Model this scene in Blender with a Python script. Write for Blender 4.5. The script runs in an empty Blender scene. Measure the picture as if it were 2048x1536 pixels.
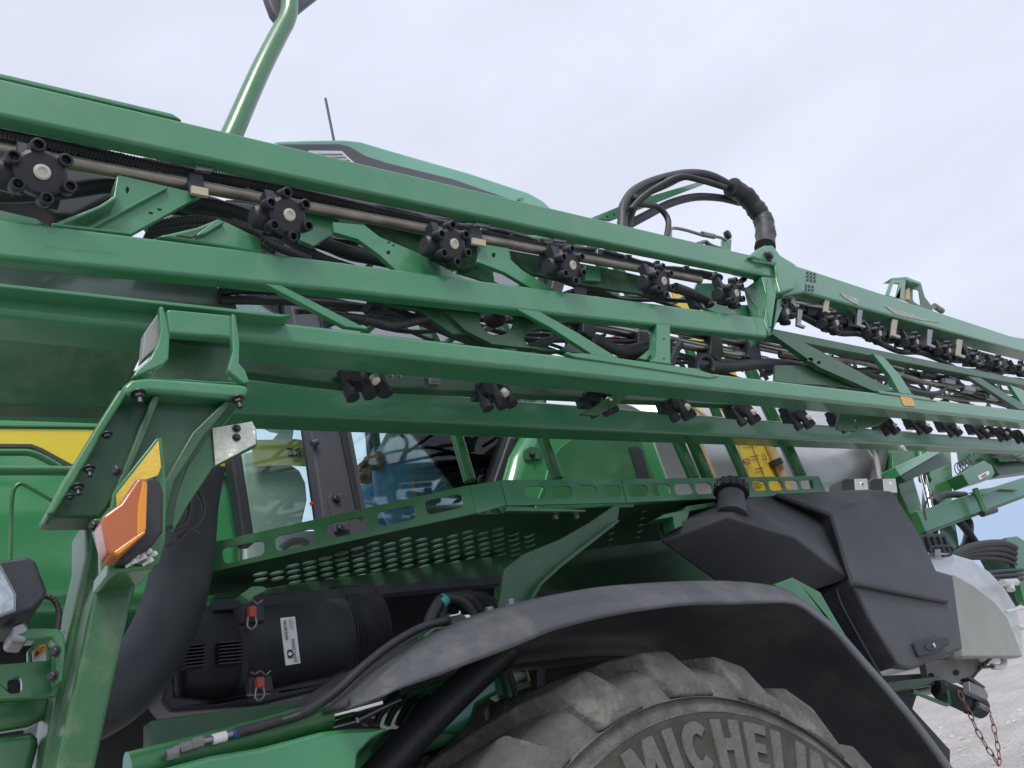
import bpy, bmesh, math, random
from mathutils import Vector, Matrix, geometry
random.seed(7)
S = bpy.context.scene
COL = S.collection
V = Vector
# ---------------------------------------------------------------- camera
F, CX, CY = 1539.0, 1024.0, 768.0
aX = V((2800-CX, 900-CY, F)).normalized()
aU = V((-59-CX, -2612-CY, F)); aU = (aU - aX*aU.dot(aX)).normalized()
aY = aU.cross(aX)
CAM = V((0, 0, 1.88))
cam = bpy.data.cameras.new('camera'); co = bpy.data.objects.new('camera', cam); COL.objects.link(co)
cam.sensor_width = 36; cam.lens = 36*F/2048; cam.clip_start = .05; cam.clip_end = 5000
def toW(v): return V((v.dot(aX), v.dot(aY), v.dot(aU)))
r_, u_, f_ = toW(V((1,0,0))), toW(V((0,-1,0))), toW(V((0,0,1)))
M = Matrix((r_, u_, -f_)).transposed().to_4x4(); M.translation = CAM
co.matrix_world = M; S.camera = co
# ---------------------------------------------------------------- light
SUN_EL, SUN_AZ = 58, 215
w = bpy.data.worlds.new('World'); S.world = w; w.use_nodes = True
nt = w.node_tree; N = nt.nodes; L = nt.links
bg = N['Background']; bg.inputs[1].default_value = .1
sk = N.new('ShaderNodeTexSky'); sk.sky_type = 'NISHITA'; sk.sun_disc = False
sk.sun_elevation = math.radians(SUN_EL); sk.sun_rotation = math.radians(SUN_AZ); sk.dust_density = 2
tc = N.new('ShaderNodeTexCoord'); mp = N.new('ShaderNodeMapping'); mp.inputs['Scale'].default_value = (1, 1, 3.0)
nz = N.new('ShaderNodeTexNoise'); nz.inputs['Scale'].default_value = 2.6; nz.inputs['Detail'].default_value = 7; nz.inputs['Roughness'].default_value = .5
L.new(tc.outputs['Generated'], mp.inputs[0]); L.new(mp.outputs[0], nz.inputs[0])
cr = N.new('ShaderNodeValToRGB'); cr.color_ramp.elements[0].position = .36; cr.color_ramp.elements[0].color = (6.0,6.4,7.6,1)
cr.color_ramp.elements[1].position = .62; cr.color_ramp.elements[1].color = (6.7,7.1,8.45,1)
L.new(nz.outputs[0], cr.inputs[0])
n2 = N.new('ShaderNodeTexNoise'); n2.inputs['Scale'].default_value = 1.3; n2.inputs['Detail'].default_value = 4; L.new(mp.outputs[0], n2.inputs[0])
c2 = N.new('ShaderNodeValToRGB'); c2.color_ramp.elements[0].position = .3; c2.color_ramp.elements[0].color = (.96,.96,.96,1); c2.color_ramp.elements[1].position = .45
L.new(n2.outputs[0], c2.inputs[0])
mx = N.new('ShaderNodeMix'); mx.data_type = 'RGBA'; L.new(c2.outputs[0], mx.inputs[0]); L.new(sk.outputs[0], mx.inputs[6]); L.new(cr.outputs[0], mx.inputs[7])
sx = N.new('ShaderNodeSeparateXYZ'); L.new(tc.outputs['Generated'], sx.inputs[0])
mr = N.new('ShaderNodeMapRange'); mr.inputs[1].default_value = .075; mr.inputs[2].default_value = .15; mr.inputs[3].default_value = .85; mr.inputs[4].default_value = 0; L.new(sx.outputs[2], mr.inputs[0])
m3 = N.new('ShaderNodeMix'); m3.data_type = 'RGBA'; L.new(mr.outputs[0], m3.inputs[0]); L.new(mx.outputs[2], m3.inputs[6]); m3.inputs[7].default_value = (3.3,4.6,6.6,1)   # clear blue gap between cloud and horizon
L.new(m3.outputs[2], bg.inputs[0])
sl = bpy.data.lights.new('sun', 'SUN'); sl.energy = 2.0; sl.angle = math.radians(22); sl.color = (1, .97, .92)
so = bpy.data.objects.new('sun', sl); COL.objects.link(so)
# sun from the open side (-Y), a little towards the front
sd = V((-.32, -.60, 1.25)).normalized()
so.rotation_euler = sd.to_track_quat('Z', 'Y').to_euler()
sk.sun_elevation = math.asin(sd.z); sk.sun_rotation = math.atan2(sd.x, sd.y)
S.view_settings.view_transform = 'Standard'; S.view_settings.look = 'None'; S.view_settings.exposure = 0.30; S.view_settings.gamma = 1
S.cycles.max_bounces = 10; S.cycles.transparent_max_bounces = 16
# ---------------------------------------------------------------- projection helpers (photo pixel -> point on a real plane)
def ray(px, py):
    return toW(V((px-CX, py-CY, F)))
def P(px, py, Y):
    r = ray(px, py); return CAM + r*(Y/r.y)
def PZ(px, py, z):
    r = ray(px, py); return CAM + r*((z-CAM.z)/r.z)
def PX(px, py, x):
    r = ray(px, py); return CAM + r*(x/r.x)
def PP(px, py, p0, n):
    r = ray(px, py); return CAM + r*((p0-CAM).dot(n)/r.dot(n))
def rad(px, py, Y, k):      # metres that k photo pixels measure at that point
    p = P(px, py, Y); d = (p-CAM).dot(f_); return k*d/F
# ---------------------------------------------------------------- materials
MATS = {}
def mat(name, col, rough=.5, metal=0, coat=0, var=.15, nscale=8, bump=0, bscale=60, dirt=None, dirt_amt=.0, dscale=4, spec=.5, drange=(.5,.7)):
    m = bpy.data.materials.new(name); m.use_nodes = True; t = m.node_tree; n = t.nodes; b = n['Principled BSDF']
    b.inputs['Metallic'].default_value = metal; b.inputs['Roughness'].default_value = rough
    b.inputs['Coat Weight'].default_value = coat; b.inputs['Coat Roughness'].default_value = .12
    b.inputs['Specular IOR Level'].default_value = spec
    co_ = n.new('ShaderNodeTexCoord'); nn = n.new('ShaderNodeTexNoise'); nn.inputs['Scale'].default_value = nscale; nn.inputs['Detail'].default_value = 8
    t.links.new(co_.outputs['Object'], nn.inputs[0])
    r = n.new('ShaderNodeValToRGB'); r.color_ramp.elements[0].position = .3; r.color_ramp.elements[1].position = .7
    r.color_ramp.elements[0].color = (*[c*(1-var) for c in col], 1); r.color_ramp.elements[1].color = (*[min(1, c*(1+var)) for c in col], 1)
    t.links.new(nn.outputs[0], r.inputs[0]); out = r.outputs[0]
    if dirt:
        d = n.new('ShaderNodeTexNoise'); d.inputs['Scale'].default_value = dscale; d.inputs['Detail'].default_value = 12; d.inputs['Roughness'].default_value = .7
        t.links.new(co_.outputs['Object'], d.inputs[0])
        rr = n.new('ShaderNodeMapRange'); rr.inputs[1].default_value = drange[0]; rr.inputs[2].default_value = drange[1]; rr.inputs[3].default_value = 0; rr.inputs[4].default_value = dirt_amt
        t.links.new(d.outputs[0], rr.inputs[0])
        mm = n.new('ShaderNodeMix'); mm.data_type = 'RGBA'; t.links.new(rr.outputs[0], mm.inputs[0]); t.links.new(out, mm.inputs[6]); mm.inputs[7].default_value = (*dirt, 1); out = mm.outputs[2]
        r2 = n.new('ShaderNodeMapRange'); r2.inputs[3].default_value = rough; r2.inputs[4].default_value = min(1, rough+.35); t.links.new(rr.outputs[0], r2.inputs[0]); t.links.new(r2.outputs[0], b.inputs['Roughness'])
    t.links.new(out, b.inputs['Base Color'])
    if bump:
        bn = n.new('ShaderNodeTexNoise'); bn.inputs['Scale'].default_value = bscale; bn.inputs['Detail'].default_value = 6; t.links.new(co_.outputs['Object'], bn.inputs[0])
        bb = n.new('ShaderNodeBump'); bb.inputs['Strength'].default_value = bump; bb.inputs['Distance'].default_value = .01; t.links.new(bn.outputs[0], bb.inputs['Height']); t.links.new(bb.outputs[0], b.inputs['Normal'])
    MATS[name] = m; return m
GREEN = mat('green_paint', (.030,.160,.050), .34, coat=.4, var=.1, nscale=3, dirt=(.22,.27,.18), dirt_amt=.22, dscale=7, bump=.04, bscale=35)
BOOM = mat('sunlit_green_paint', (.042,.205,.090), .38, coat=.5, var=.06, nscale=3, dirt=(.26,.33,.24), dirt_amt=.16, dscale=9, bump=.05, bscale=30)  # lighter copy of the green; glare and sunlit tone put into the colour
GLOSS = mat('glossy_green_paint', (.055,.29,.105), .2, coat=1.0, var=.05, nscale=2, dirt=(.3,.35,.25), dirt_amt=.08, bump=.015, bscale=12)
DGREEN = mat('shaded_green_paint', (.018,.085,.032), .45, coat=.2, var=.15, nscale=4, dirt=(.15,.16,.10), dirt_amt=.4, dscale=9, bump=.06, bscale=30)  # darker copy of the green, shade put into the colour
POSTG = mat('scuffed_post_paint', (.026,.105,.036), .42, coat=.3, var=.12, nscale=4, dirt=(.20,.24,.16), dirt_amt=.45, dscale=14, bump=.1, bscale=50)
YEL = mat('yellow_stripe', (.78,.62,.03), .35, var=.03, coat=.3)
GAUGE = mat('yellow_gauge_plate', (.68,.50,.06), .5, var=.06)
BLK = mat('black_plastic', (.022,.025,.03), .5, var=.25, bump=.06, bscale=80)
DRY = mat('matte_black_plastic', (.035,.04,.046), .62, var=.2, bump=.15, bscale=160, dirt=(.12,.12,.11), dirt_amt=.35, dscale=7)
TANKM = mat('moulded_grey_plastic', (.068,.073,.082), .6, var=.12, bump=.18, bscale=220, dirt=(.14,.14,.135), dirt_amt=.45, dscale=5)
FEND = mat('fender_plastic', (.060,.064,.072), .38, var=.15, nscale=5, bump=.12, bscale=90, dirt=(.2,.19,.17), dirt_amt=.4, dscale=6)
RUB = mat('tyre_rubber', (.092,.088,.082), .8, var=.2, nscale=10, bump=.5, bscale=60, dirt=(.26,.245,.215), dirt_amt=.55, dscale=5, drange=(.46,.68))
LUGM = mat('tyre_lug_rubber', (.095,.09,.083), .82, var=.2, nscale=14, bump=.6, bscale=70, dirt=(.30,.28,.24), dirt_amt=.38, dscale=8, drange=(.50,.60))
RUBD = mat('tyre_band_rubber', (.045,.044,.034), .75, var=.2, bump=.2, bscale=90, dirt=(.12,.11,.09), dirt_amt=.6)
RUBL = mat('tyre_letter_rubber', (.125,.122,.112), .85, var=.2, nscale=20, bump=.3, bscale=90)
HOSE = mat('hose_rubber', (.03,.032,.036), .5, var=.25, bump=.1, bscale=120, dirt=(.13,.12,.11), dirt_amt=.3)
STEEL = mat('stainless_steel', (.42,.42,.40), .3, metal=1, var=.12, bump=.03)
CHROME = mat('chrome', (.85,.86,.88), .08, metal=1, var=.02)
PIPE = mat('dusty_steel_pipe', (.30,.27,.22), .42, metal=.8, var=.25, nscale=15)
ZINC = mat('zinc_bolt', (.28,.28,.29), .4, metal=.9, var=.2)
BOLT = mat('black_bolt', (.05,.055,.06), .45, metal=.5, var=.2)
WHITE = mat('white_plastic', (.72,.72,.70), .45, var=.05)
CREAM = mat('cream_cap', (.62,.62,.50), .5, var=.1)
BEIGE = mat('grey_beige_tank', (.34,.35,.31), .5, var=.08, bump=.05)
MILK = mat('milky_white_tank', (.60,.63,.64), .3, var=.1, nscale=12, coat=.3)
ORANGE = mat('amber_lens', (.40,.10,.02), .25, coat=.6, var=.08)
AMBER = mat('bright_amber_lens', (.70,.25,.01), .2, coat=.6, var=.05)
RED = mat('red_plastic', (.42,.07,.04), .45, var=.1)
BLUE = mat('blue_band', (.03,.07,.28), .5)
TEAL = mat('teal_band', (.03,.35,.28), .5)
TAN = mat('tan_plastic', (.48,.33,.15), .5)
GREY = mat('grey_cab_trim', (.085,.085,.10), .55, var=.08)
LGREY = mat('light_grey_trim', (.25,.26,.25), .6)
SAGE = mat('sage_grey_reflection', (.52,.58,.47), .6, var=.04)
RETRO = mat('silver_reflector_sheet', (.62,.64,.52), .3, metal=.4, var=.2, nscale=25, bump=.8, bscale=55)
RETY = mat('yellow_reflector_sheet', (.72,.50,.07), .35, var=.1, nscale=40, bump=.15, bscale=200)
BLUSH = mat('dark_print', (.03,.035,.03), .6)
DARK = mat('dark_engine_bay', (.018,.02,.022), .7, var=.3, bump=.2)
RUST = mat('rusty_steel', (.22,.12,.09), .7, metal=.3, var=.35, nscale=60)
GPLATE = mat('grey_cast_plate', (.17,.17,.16), .6, var=.2, dirt=(.25,.23,.2), dirt_amt=.4)
STRIPE = mat('dark_grey_stripe', (.05,.055,.05), .4)
SKIN = mat('skin', (.50,.28,.18), .55, var=.08)
SHIRT = mat('grey_sweatshirt', (.56,.62,.60), .9, var=.12, nscale=20, bump=.4, bscale=30)
JEAN = mat('blue_denim', (.20,.36,.54), .85, var=.2, nscale=30, bump=.4, bscale=45)
HAIR = mat('brown_hair', (.05,.03,.02), .7)
PAPER = mat('white_label', (.78,.78,.76), .5, var=.02)
ORL = mat('orange_label', (.80,.30,.03), .5, var=.02)
def glass(name, tint, refl=.0):
    m = bpy.data.materials.new(name); m.use_nodes = True; t = m.node_tree; n = t.nodes; n.remove(n['Principled BSDF'])
    tr = n.new('ShaderNodeBsdfTransparent'); tr.inputs[0].default_value = (*tint, 1)
    gl = n.new('ShaderNodeBsdfGlossy'); gl.inputs['Roughness'].default_value = .02
    fr = n.new('ShaderNodeFresnel'); fr.inputs[0].default_value = 1.5
    ad = n.new('ShaderNodeMath'); ad.operation = 'ADD'; ad.inputs[1].default_value = refl; t.links.new(fr.outputs[0], ad.inputs[0])
    mx = n.new('ShaderNodeMixShader'); t.links.new(ad.outputs[0], mx.inputs[0]); t.links.new(tr.outputs[0], mx.inputs[1]); t.links.new(gl.outputs[0], mx.inputs[2])
    t.links.new(mx.outputs[0], n['Material Output'].inputs[0]); return m
GLASS = glass('tinted_cab_glass', (.80,.93,.93)); LENS = glass('clear_lens', (.9,.95,.95), .1)
# ---------------------------------------------------------------- object helpers
WL = {}   # world location of every object built
def link(name, vs, fs, m, parent, smooth=None, bevel=0, seg=2, mats=None, mi=None, recalc=True):
    c = V((0,0,0))
    for v in vs: c += v
    c /= len(vs)
    me = bpy.data.meshes.new(name); me.from_pydata([v-c for v in vs], [], fs)
    if recalc:
        bm = bmesh.new(); bm.from_mesh(me); bmesh.ops.recalc_face_normals(bm, faces=bm.faces); bm.to_mesh(me); bm.free()
    for k in (mats or [m]): me.materials.append(k)
    if mi: me.polygons.foreach_set('material_index', mi)
    o = bpy.data.objects.new(name, me); COL.objects.link(o)
    if parent: o.parent = parent
    o.location = c - (WL[parent] if parent else V((0,0,0))); WL[o] = c
    if bevel:
        me.shade_smooth(); b = o.modifiers.new('bevel', 'BEVEL'); b.width = bevel; b.segments = seg; b.limit_method = 'ANGLE'; b.angle_limit = math.radians(35); b.harden_normals = True
    elif smooth is not None:
        me.shade_smooth(); me.set_sharp_from_angle(angle=math.radians(smooth))
    return o
class G:   # several shapes gathered into ONE mesh
    def __init__(s): s.v = []; s.f = []; s.m = []
    def add(s, vs, fs, mi=0):
        k = len(s.v); s.v += vs; s.f += [tuple(i+k for i in f) for f in fs]; s.m += [mi]*len(fs); return s
    def build(s, name, mats, parent, smooth=35, bevel=0, seg=2):
        if not isinstance(mats, (list, tuple)): mats = [mats]
        return link(name, s.v, s.f, None, parent, smooth, bevel, seg, mats=mats, mi=s.m)
def dup(o, parent, loc):
    c = o.copy(); COL.objects.link(c); c.parent = parent; WL[c] = loc; c.location = loc - WL[parent]
    for ch in o.children:
        d = ch.copy(); COL.objects.link(d); d.parent = c; WL[d] = WL[ch]-WL[o]+loc
    return c
def cat(pts, n=4, closed=True):
    r = []; k = len(pts)
    for i in range(k if closed else k-1):
        g = lambda j: V(pts[j % k] if closed else pts[max(0, min(k-1, j))])
        a, b, c, d = g(i-1), g(i), g(i+1), g(i+2)
        for q in range(n):
            t = q/n; r.append(.5*((2*b)+(c-a)*t+(2*a-5*b+4*c-d)*t*t+(3*b-a-3*c+d)*t**3))
    if not closed: r.append(V(pts[-1]))
    return r
def rr(q, f=.22):           # rounded corners on a quad
    out = []; n = len(q)
    for i in range(n):
        a, b, c = V(q[i-1]), V(q[i]), V(q[(i+1) % n]); l = min((a-b).length, (c-b).length)*f*1.6
        s, e = b+(a-b).normalized()*l, b+(c-b).normalized()*l
        for t in (0, .33, .67, 1): out.append((1-t)**2*s+2*t*(1-t)*b+t*t*e)
    return [tuple(p) for p in out]
def prism(loops, ext):      # loops: outer + holes as world points on a plane, ext: extrusion vector
    tri = geometry.tessellate_polygon(loops); flat = [p for l in loops for p in l]; n = len(flat)
    vs = flat + [p+ext for p in flat]; fs = []
    if len(loops) == 1: fs = [tuple(range(n)), tuple(range(2*n-1, n-1, -1))]
    else:
        for t in tri: fs += [tuple(t), tuple(i+n for i in reversed(t))]
    k = 0
    for l in loops:
        for i in range(len(l)):
            a, b = k+i, k+(i+1) % len(l); fs.append((a, b, b+n, a+n))
        k += len(l)
    return vs, fs
def poly(name, pts, Y, t, m, parent, holes=(), smooth=0, bevel=.004, seg=2, plane=None):
    """plate traced in the photo, standing on the plane y=Y, t metres thick"""
    f = (lambda q: P(q[0], q[1], Y)) if plane is None else (lambda q: PP(q[0], q[1], *plane))
    ext = V((0, t, 0)) if plane is None else (plane[1] if plane[1].y > 0 else -plane[1])*t
    pts = [tuple(p) for p in (cat([V(p) for p in pts], smooth) if smooth else pts)]
    loops = [[f(p) for p in pts]] + [[f(p) for p in h] for h in holes]
    vs, fs = prism(loops, ext)
    return link(name, vs, fs, m, parent, bevel=bevel, seg=seg) if bevel else link(name, vs, fs, m, parent, smooth=30)
def ell(cx, cy, rx, ry, n=14, a=0):
    return [(cx+rx*math.cos(q)*math.cos(a)-ry*math.sin(q)*math.sin(a), cy+rx*math.cos(q)*math.sin(a)+ry*math.sin(q)*math.cos(a)) for q in [2*math.pi*i/n for i in range(n)]]
def frame(d):
    d = d.normalized(); a = V((0,0,1)) if abs(d.z) < .9 else V((1,0,0)); x = d.cross(a).normalized(); return x, x.cross(d).normalized(), d
def sweep(pts, rs, n=12, caps=True):
    vs = []; fs = []; x = None
    for i, p in enumerate(pts):
        d = (pts[min(i+1, len(pts)-1)]-pts[max(i-1, 0)]).normalized()
        if x is None: x, y, _ = frame(d)
        x = (x-d*x.dot(d)).normalized(); y = d.cross(x); r = rs[i] if isinstance(rs, (list, tuple)) else rs
        for k in range(n):
            a = 2*math.pi*k/n; vs.append(p+x*(r*math.cos(a))+y*(r*math.sin(a)))
    for i in range(len(pts)-1):
        for k in range(n): fs.append((i*n+k, i*n+(k+1) % n, (i+1)*n+(k+1) % n, (i+1)*n+k))
    if caps: fs += [tuple(range(n-1, -1, -1)), tuple(range((len(pts)-1)*n, len(pts)*n))]
    return vs, fs
def tubew(name, pts, r, m, parent, n=12, sm=6, corr=0, wob=0):
    p = cat(pts, sm, False) if len(pts) > 2 else [pts[0]+(pts[1]-pts[0])*i/6 for i in range(7)]
    rs = r
    if corr:
        q = [p[0]]; step = corr/2
        tot = 0
        for a, b in zip(p, p[1:]):
            k = max(1, int((b-a).length/step)); q += [a+(b-a)*(i+1)/k for i in range(k)]
        p = q; rs = [r*(1.0 if i % 2 else .84) for i in range(len(p))]
    if wob: rs = [r*(1+wob*math.sin(i*1.7)*math.sin(i*.63+1)) for i in range(len(p))]
    vs, fs = sweep(p, rs, n); return link(name, vs, fs, m, parent, smooth=(25 if corr else 45), recalc=False)
def tube(name, pts, Y, rp, m, parent, **k):
    """pts in photo pixels on plane y=Y (or with own Y as 3rd value); rp = radius in photo pixels at the middle"""
    w_ = [P(p[0], p[1], p[2] if len(p) > 2 else Y) for p in pts]; q = pts[len(pts)//2]
    return tubew(name, w_, rad(q[0], q[1], q[2] if len(q) > 2 else Y, rp), m, parent, **k)
def lathe(c, d, prof, n=20):       # prof: (along, radius)
    x, y, d = frame(d); vs = []; fs = []
    for a, r in prof:
        for k in range(n):
            t = 2*math.pi*k/n; vs.append(c+d*a+x*(r*math.cos(t))+y*(r*math.sin(t)))
    for i in range(len(prof)-1):
        for k in range(n): fs.append((i*n+k, i*n+(k+1) % n, (i+1)*n+(k+1) % n, (i+1)*n+k))
    fs += [tuple(range(n-1, -1, -1)), tuple(range((len(prof)-1)*n, len(prof)*n))]
    return vs, fs
def boxv(c, sx, sy, sz, R=None):
    vs = [V((x*sx/2, y*sy/2, z*sz/2)) for x in (-1,1) for y in (-1,1) for z in (-1,1)]
    if R: vs = [R @ v for v in vs]
    return [v+c for v in vs], [(0,1,3,2),(4,6,7,5),(0,4,5,1),(2,3,7,6),(0,2,6,4),(1,5,7,3)]
def bolt(c, d, r, parent, m=BOLT, name='bolt', shank=0):
    g = G(); g.add(*lathe(c, d, [(0,r*1.45),(r*.28,r*1.45),(r*.3,r*1.3)], 18)); g.add(*lathe(c+d.normalized()*r*.3, d, [(0,r),(r*.85,r),(r*1.0,r*.8)], 6))
    if shank: g.add(*lathe(c+d.normalized()*r, d, [(0,r*.55),(shank,r*.55)], 10))
    return g.build(name, m, parent, smooth=30)
def boltp(px, py, Y, rp, parent, d=V((0,-1,0)), **k): return bolt(P(px, py, Y), d, rad(px, py, Y, rp), parent, **k)
def text(name, s, o, ux, uy, h, m, parent, off=0, depth=.0, align='LEFT', spacing=1, lift=.002):
    cu = bpy.data.curves.new('t', 'FONT'); cu.body = s; cu.size = 1; cu.offset = off; cu.extrude = depth/h if h else 0; cu.align_x = align; cu.space_character = spacing; cu.resolution_u = 3
    ob = bpy.data.objects.new('t', cu); COL.objects.link(ob); dg = bpy.context.evaluated_depsgraph_get(); me = ob.evaluated_get(dg).to_mesh()
    nrm = ux.cross(uy).normalized()
    vs = [o+ux*(v.co.x*h/.73)+uy*(v.co.y*h/.73)+nrm*(v.co.z*h) for v in me.vertices]; fs = [tuple(p.vertices) for p in me.polygons]
    bpy.data.objects.remove(ob); bpy.data.curves.remove(cu)
    return link(name, vs, fs, m, parent, recalc=False)
# ================================================================ SETTING
g = G(); g.add([V((-900,-900,0)),V((900,-900,0)),V((900,900,0)),V((-900,900,0))], [(0,1,2,3)])
GR = mat('pale_gravel', (.37,.345,.335), .95, var=.16, nscale=1.2, bump=.8, bscale=30, dirt=(.20,.185,.18), dirt_amt=.75, dscale=16, drange=(.5,.62))
ground = g.build('ground', GR, None, smooth=None); ground['kind'] = 'structure'
pb = G()
for i in range(1500):
    x = random.uniform(2.5, 14); y = random.uniform(.2, 9); r = random.uniform(.006, .028)*(1+x*.05)
    vs, fs = lathe(V((x, y, -r*.2)), V((0,0,1)), [(0,r),(r*.5,r*.9),(r*.8,r*.4)], 6)
    vs = [V((v.x+random.uniform(-.2,.2)*r, v.y+random.uniform(-.2,.2)*r, v.z)) for v in vs]; pb.add(vs, fs)
pbo = pb.build('gravel', mat('gravel_stones', (.44,.42,.40), .95, var=.3, nscale=3), None); pbo['kind'] = 'stuff'; pbo['label'] = 'loose pale gravel stones on the yard'; pbo['category'] = 'gravel'
# ================================================================ THE SPRAYER
T = bpy.data.objects.new('crop_sprayer', None); COL.objects.link(T); T.location = (2.0, 3.0, 0); WL[T] = V((2,3,0))
T['label'] = 'large green self-propelled crop sprayer with folded boom, cab, black tanks and big tyre'; T['category'] = 'crop sprayer'
YB = 1.13; YC = 1.02
# ---- folded boom: outer section
poly('upper_boom_beam', [(-120,126),(1562,523),(1562,558),(-120,205)], YB, .036, BOOM, T, bevel=.009, seg=3)
poly('beam_cap_strip', [(-120,117),(345,226),(366,240),(-120,128)], YB+.012, .05, BOOM, T)
poly('middle_boom_beam', [(-120,420),(680,522),(1536,636),(1536,674),(680,581),(-120,503)], YB, .034, BOOM, T, bevel=.009, seg=3)
poly('lower_boom_beam', [(-120,559),(2200,838),(2200,860),(-120,616)], YB-.03, .08, BOOM, T, bevel=.012, seg=3)
poly('beam_flange', [(-120,553),(585,630),(560,634),(-120,561)], YB-.06, .05, BOOM, T, bevel=.002)
poly('rear_boom_beam', [(-120,705),(2200,893),(2200,907),(-120,800)], 1.5, .08, BOOM, T, bevel=.012, seg=3)
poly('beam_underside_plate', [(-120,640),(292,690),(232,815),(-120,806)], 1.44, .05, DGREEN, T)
poly('smooth_grey_panel', [(-120,500),(230,520),(370,536),(412,555),(470,595),(490,650),(-120,600)], 1.24, .05, mat('smoky_green_panel', (.10,.15,.13), .2, coat=.5, var=.4, nscale=5), T, bevel=.01)
poly('beam_gusset_weld', [(1130,706),(1170,706),(1390,737),(1440,752),(1420,756),(1330,742),(1150,714)], YB-.034, .012, BOOM, T, bevel=.003)
poly('beam_gusset_weld', [(1755,780),(1850,793),(1875,803),(1850,800),(1760,786)], YB-.034, .012, BOOM, T, bevel=.003)
# end of the outer section, hinge
poly('boom_end_plate', [(1524,552),(1558,556),(1552,596),(1546,636),(1541,672),(1530,640),(1536,600)], YB-.005, .09, BOOM, T, bevel=.005)
poly('boom_end_plate', [(1556,560),(1584,562),(1572,600),(1556,640),(1546,664),(1552,620)], YB+.03, .05, BOOM, T, bevel=.005)
poly('boom_end_web', [(1395,566),(1440,566),(1530,590),(1532,640),(1440,628),(1380,606)], YB+.09, .012, BOOM, T, bevel=.002, holes=[ell(1490,592,26,18)])
poly('boom_hinge', [(1500,512),(1517,496),(1530,489),(1546,489),(1561,509),(1592,528),(1600,548),(1590,577),(1562,586),(1554,556),(1552,528),(1515,518)], YB-.02, .12, BOOM, T, bevel=.012, seg=3)
boltp(1535,514,YB-.02,8,T); boltp(1530,507,YB-.02,5,T,m=ZINC)
poly('outer_hinge_sleeve', [(1560,522),(1612,536),(1612,584),(1566,592)], YB+.01, .11, BOOM, T, bevel=.012)
far = poly('far_upper_beam', [(1575,524),(2200,730),(2200,745),(1575,575)], YB+.04, .09, BOOM, T, bevel=.012, seg=3)
for (x, y) in [(1616+dx*7, 545+dy*7+dx*1.5) for dx in range(3) for dy in range(3)]: poly('beam_hole', ell(x, y, 2.2, 2.6, 10), YB+.037, .002, BLK, far, bevel=0)
for (x, y) in [(1612+dx*7, 571+dy*7+dx) for dx in range(3) for dy in range(2)]: poly('beam_hole', ell(x, y, 2.2, 2.6, 10), YB+.037, .002, BLK, far, bevel=0)
for pts in ([(1680,586),(1705,592),(1720,600),(1716,610),(1704,604),(1690,596)], [(1770,612),(1800,620),(1840,634),(1880,645),(1840,640),(1790,628)]):
    poly('worn_paint_patch', pts, YB+.0375, .002, mat('worn_primer', (.32,.34,.30), .7, var=.3, nscale=40), far, bevel=0)
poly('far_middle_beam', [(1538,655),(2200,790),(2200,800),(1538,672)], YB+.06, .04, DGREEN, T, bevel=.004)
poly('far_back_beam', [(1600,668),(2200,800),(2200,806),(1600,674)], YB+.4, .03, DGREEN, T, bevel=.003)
poly('far_brace', [(1545,668),(1585,673),(1690,728),(1790,782),(1748,782),(1640,735)], YB+.02, .02, DGREEN, T, holes=[ell(1621,719,6,4),ell(1638,725,4,3)], bevel=.003)
poly('far_brace_web', [(1550,730),(1640,730),(1760,785),(1690,772),(1600,768),(1550,762)], YB+.05, .01, DGREEN, T, holes=[cat([V(p) for p in [(1622,768),(1636,752),(1650,752),(1658,765),(1640,770)]],3)] and [], bevel=.002)
poly('far_brace', [(1745,706),(1768,714),(1800,750),(1824,787),(1800,786),(1780,750)], YB+.03, .02, BOOM, T, bevel=.003)
poly('far_brace', [(1800,750),(1812,740),(1770,786),(1752,784)], YB+.05, .015, BOOM, T, bevel=.003)
poly('far_brace', [(1935,752),(1960,755),(2070,822),(2040,820)], YB+.02, .02, DGREEN, T, bevel=.003)
poly('far_brace', [(2020,770),(2045,778),(2090,830),(2060,830)], YB+.05, .02, BOOM, T, bevel=.003)
# braces between the near beams
poly('brace_plate', [(237,350),(405,389),(262,468),(104,449),(200,411),(229,392)], YB+.035, .012, BOOM, T, holes=[ell(302,426,5,2.4,12,.2),ell(319,419,5,2.4,12,.2),ell(255,380,3.5,7,12)], bevel=.002)
poly('brace_flange', [(112,447),(200,410),(228,392),(234,352),(238,352),(234,396),(206,414),(124,449)], YB+.0, .04, BOOM, T, bevel=.002)
poly('brace_flange', [(330,374),(338,374),(182,458),(168,456)], YB+.025, .015, BOOM, T, bevel=.003)
gb = poly('cast_saddle', [(310,472),(392,453),(435,436),(455,443),(522,476),(526,506),(345,476)], YB+.02, .12, BOOM, T, bevel=.008)
poly('saddle_hollow_shade', [(352,470),(392,460),(436,445),(408,462),(384,474)], YB+.017, .002, DGREEN, gb, bevel=0)  # flat dark patch, the shade of the hollow put into its colour
poly('saddle_lip', [(436,437),(450,444),(412,466),(392,472),(396,466)], YB+.010, .01, BOOM, gb, bevel=.002)
poly('inner_cross_member', [(-120,372),(0,391),(140,430),(80,455),(-120,440)], 1.55, .1, BOOM, T, bevel=.01)
poly('hose_bundle_mass', [(-120,290),(130,322),(245,352),(236,385),(150,432),(110,432),(80,412),(0,392),(-120,372)], 1.42, .05, BLK, T, bevel=.01)
poly('hose_bundle_mass', [(395,392),(500,405),(560,430),(585,470),(560,490),(520,470),(440,432),(400,440),(330,455),(290,458)], 1.42, .05, BLK, T, bevel=.01)
poly('diagonal_strut', [(528,566),(562,570),(738,659),(690,653)], YB+.0, .012, BOOM, T, bevel=.002)
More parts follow.
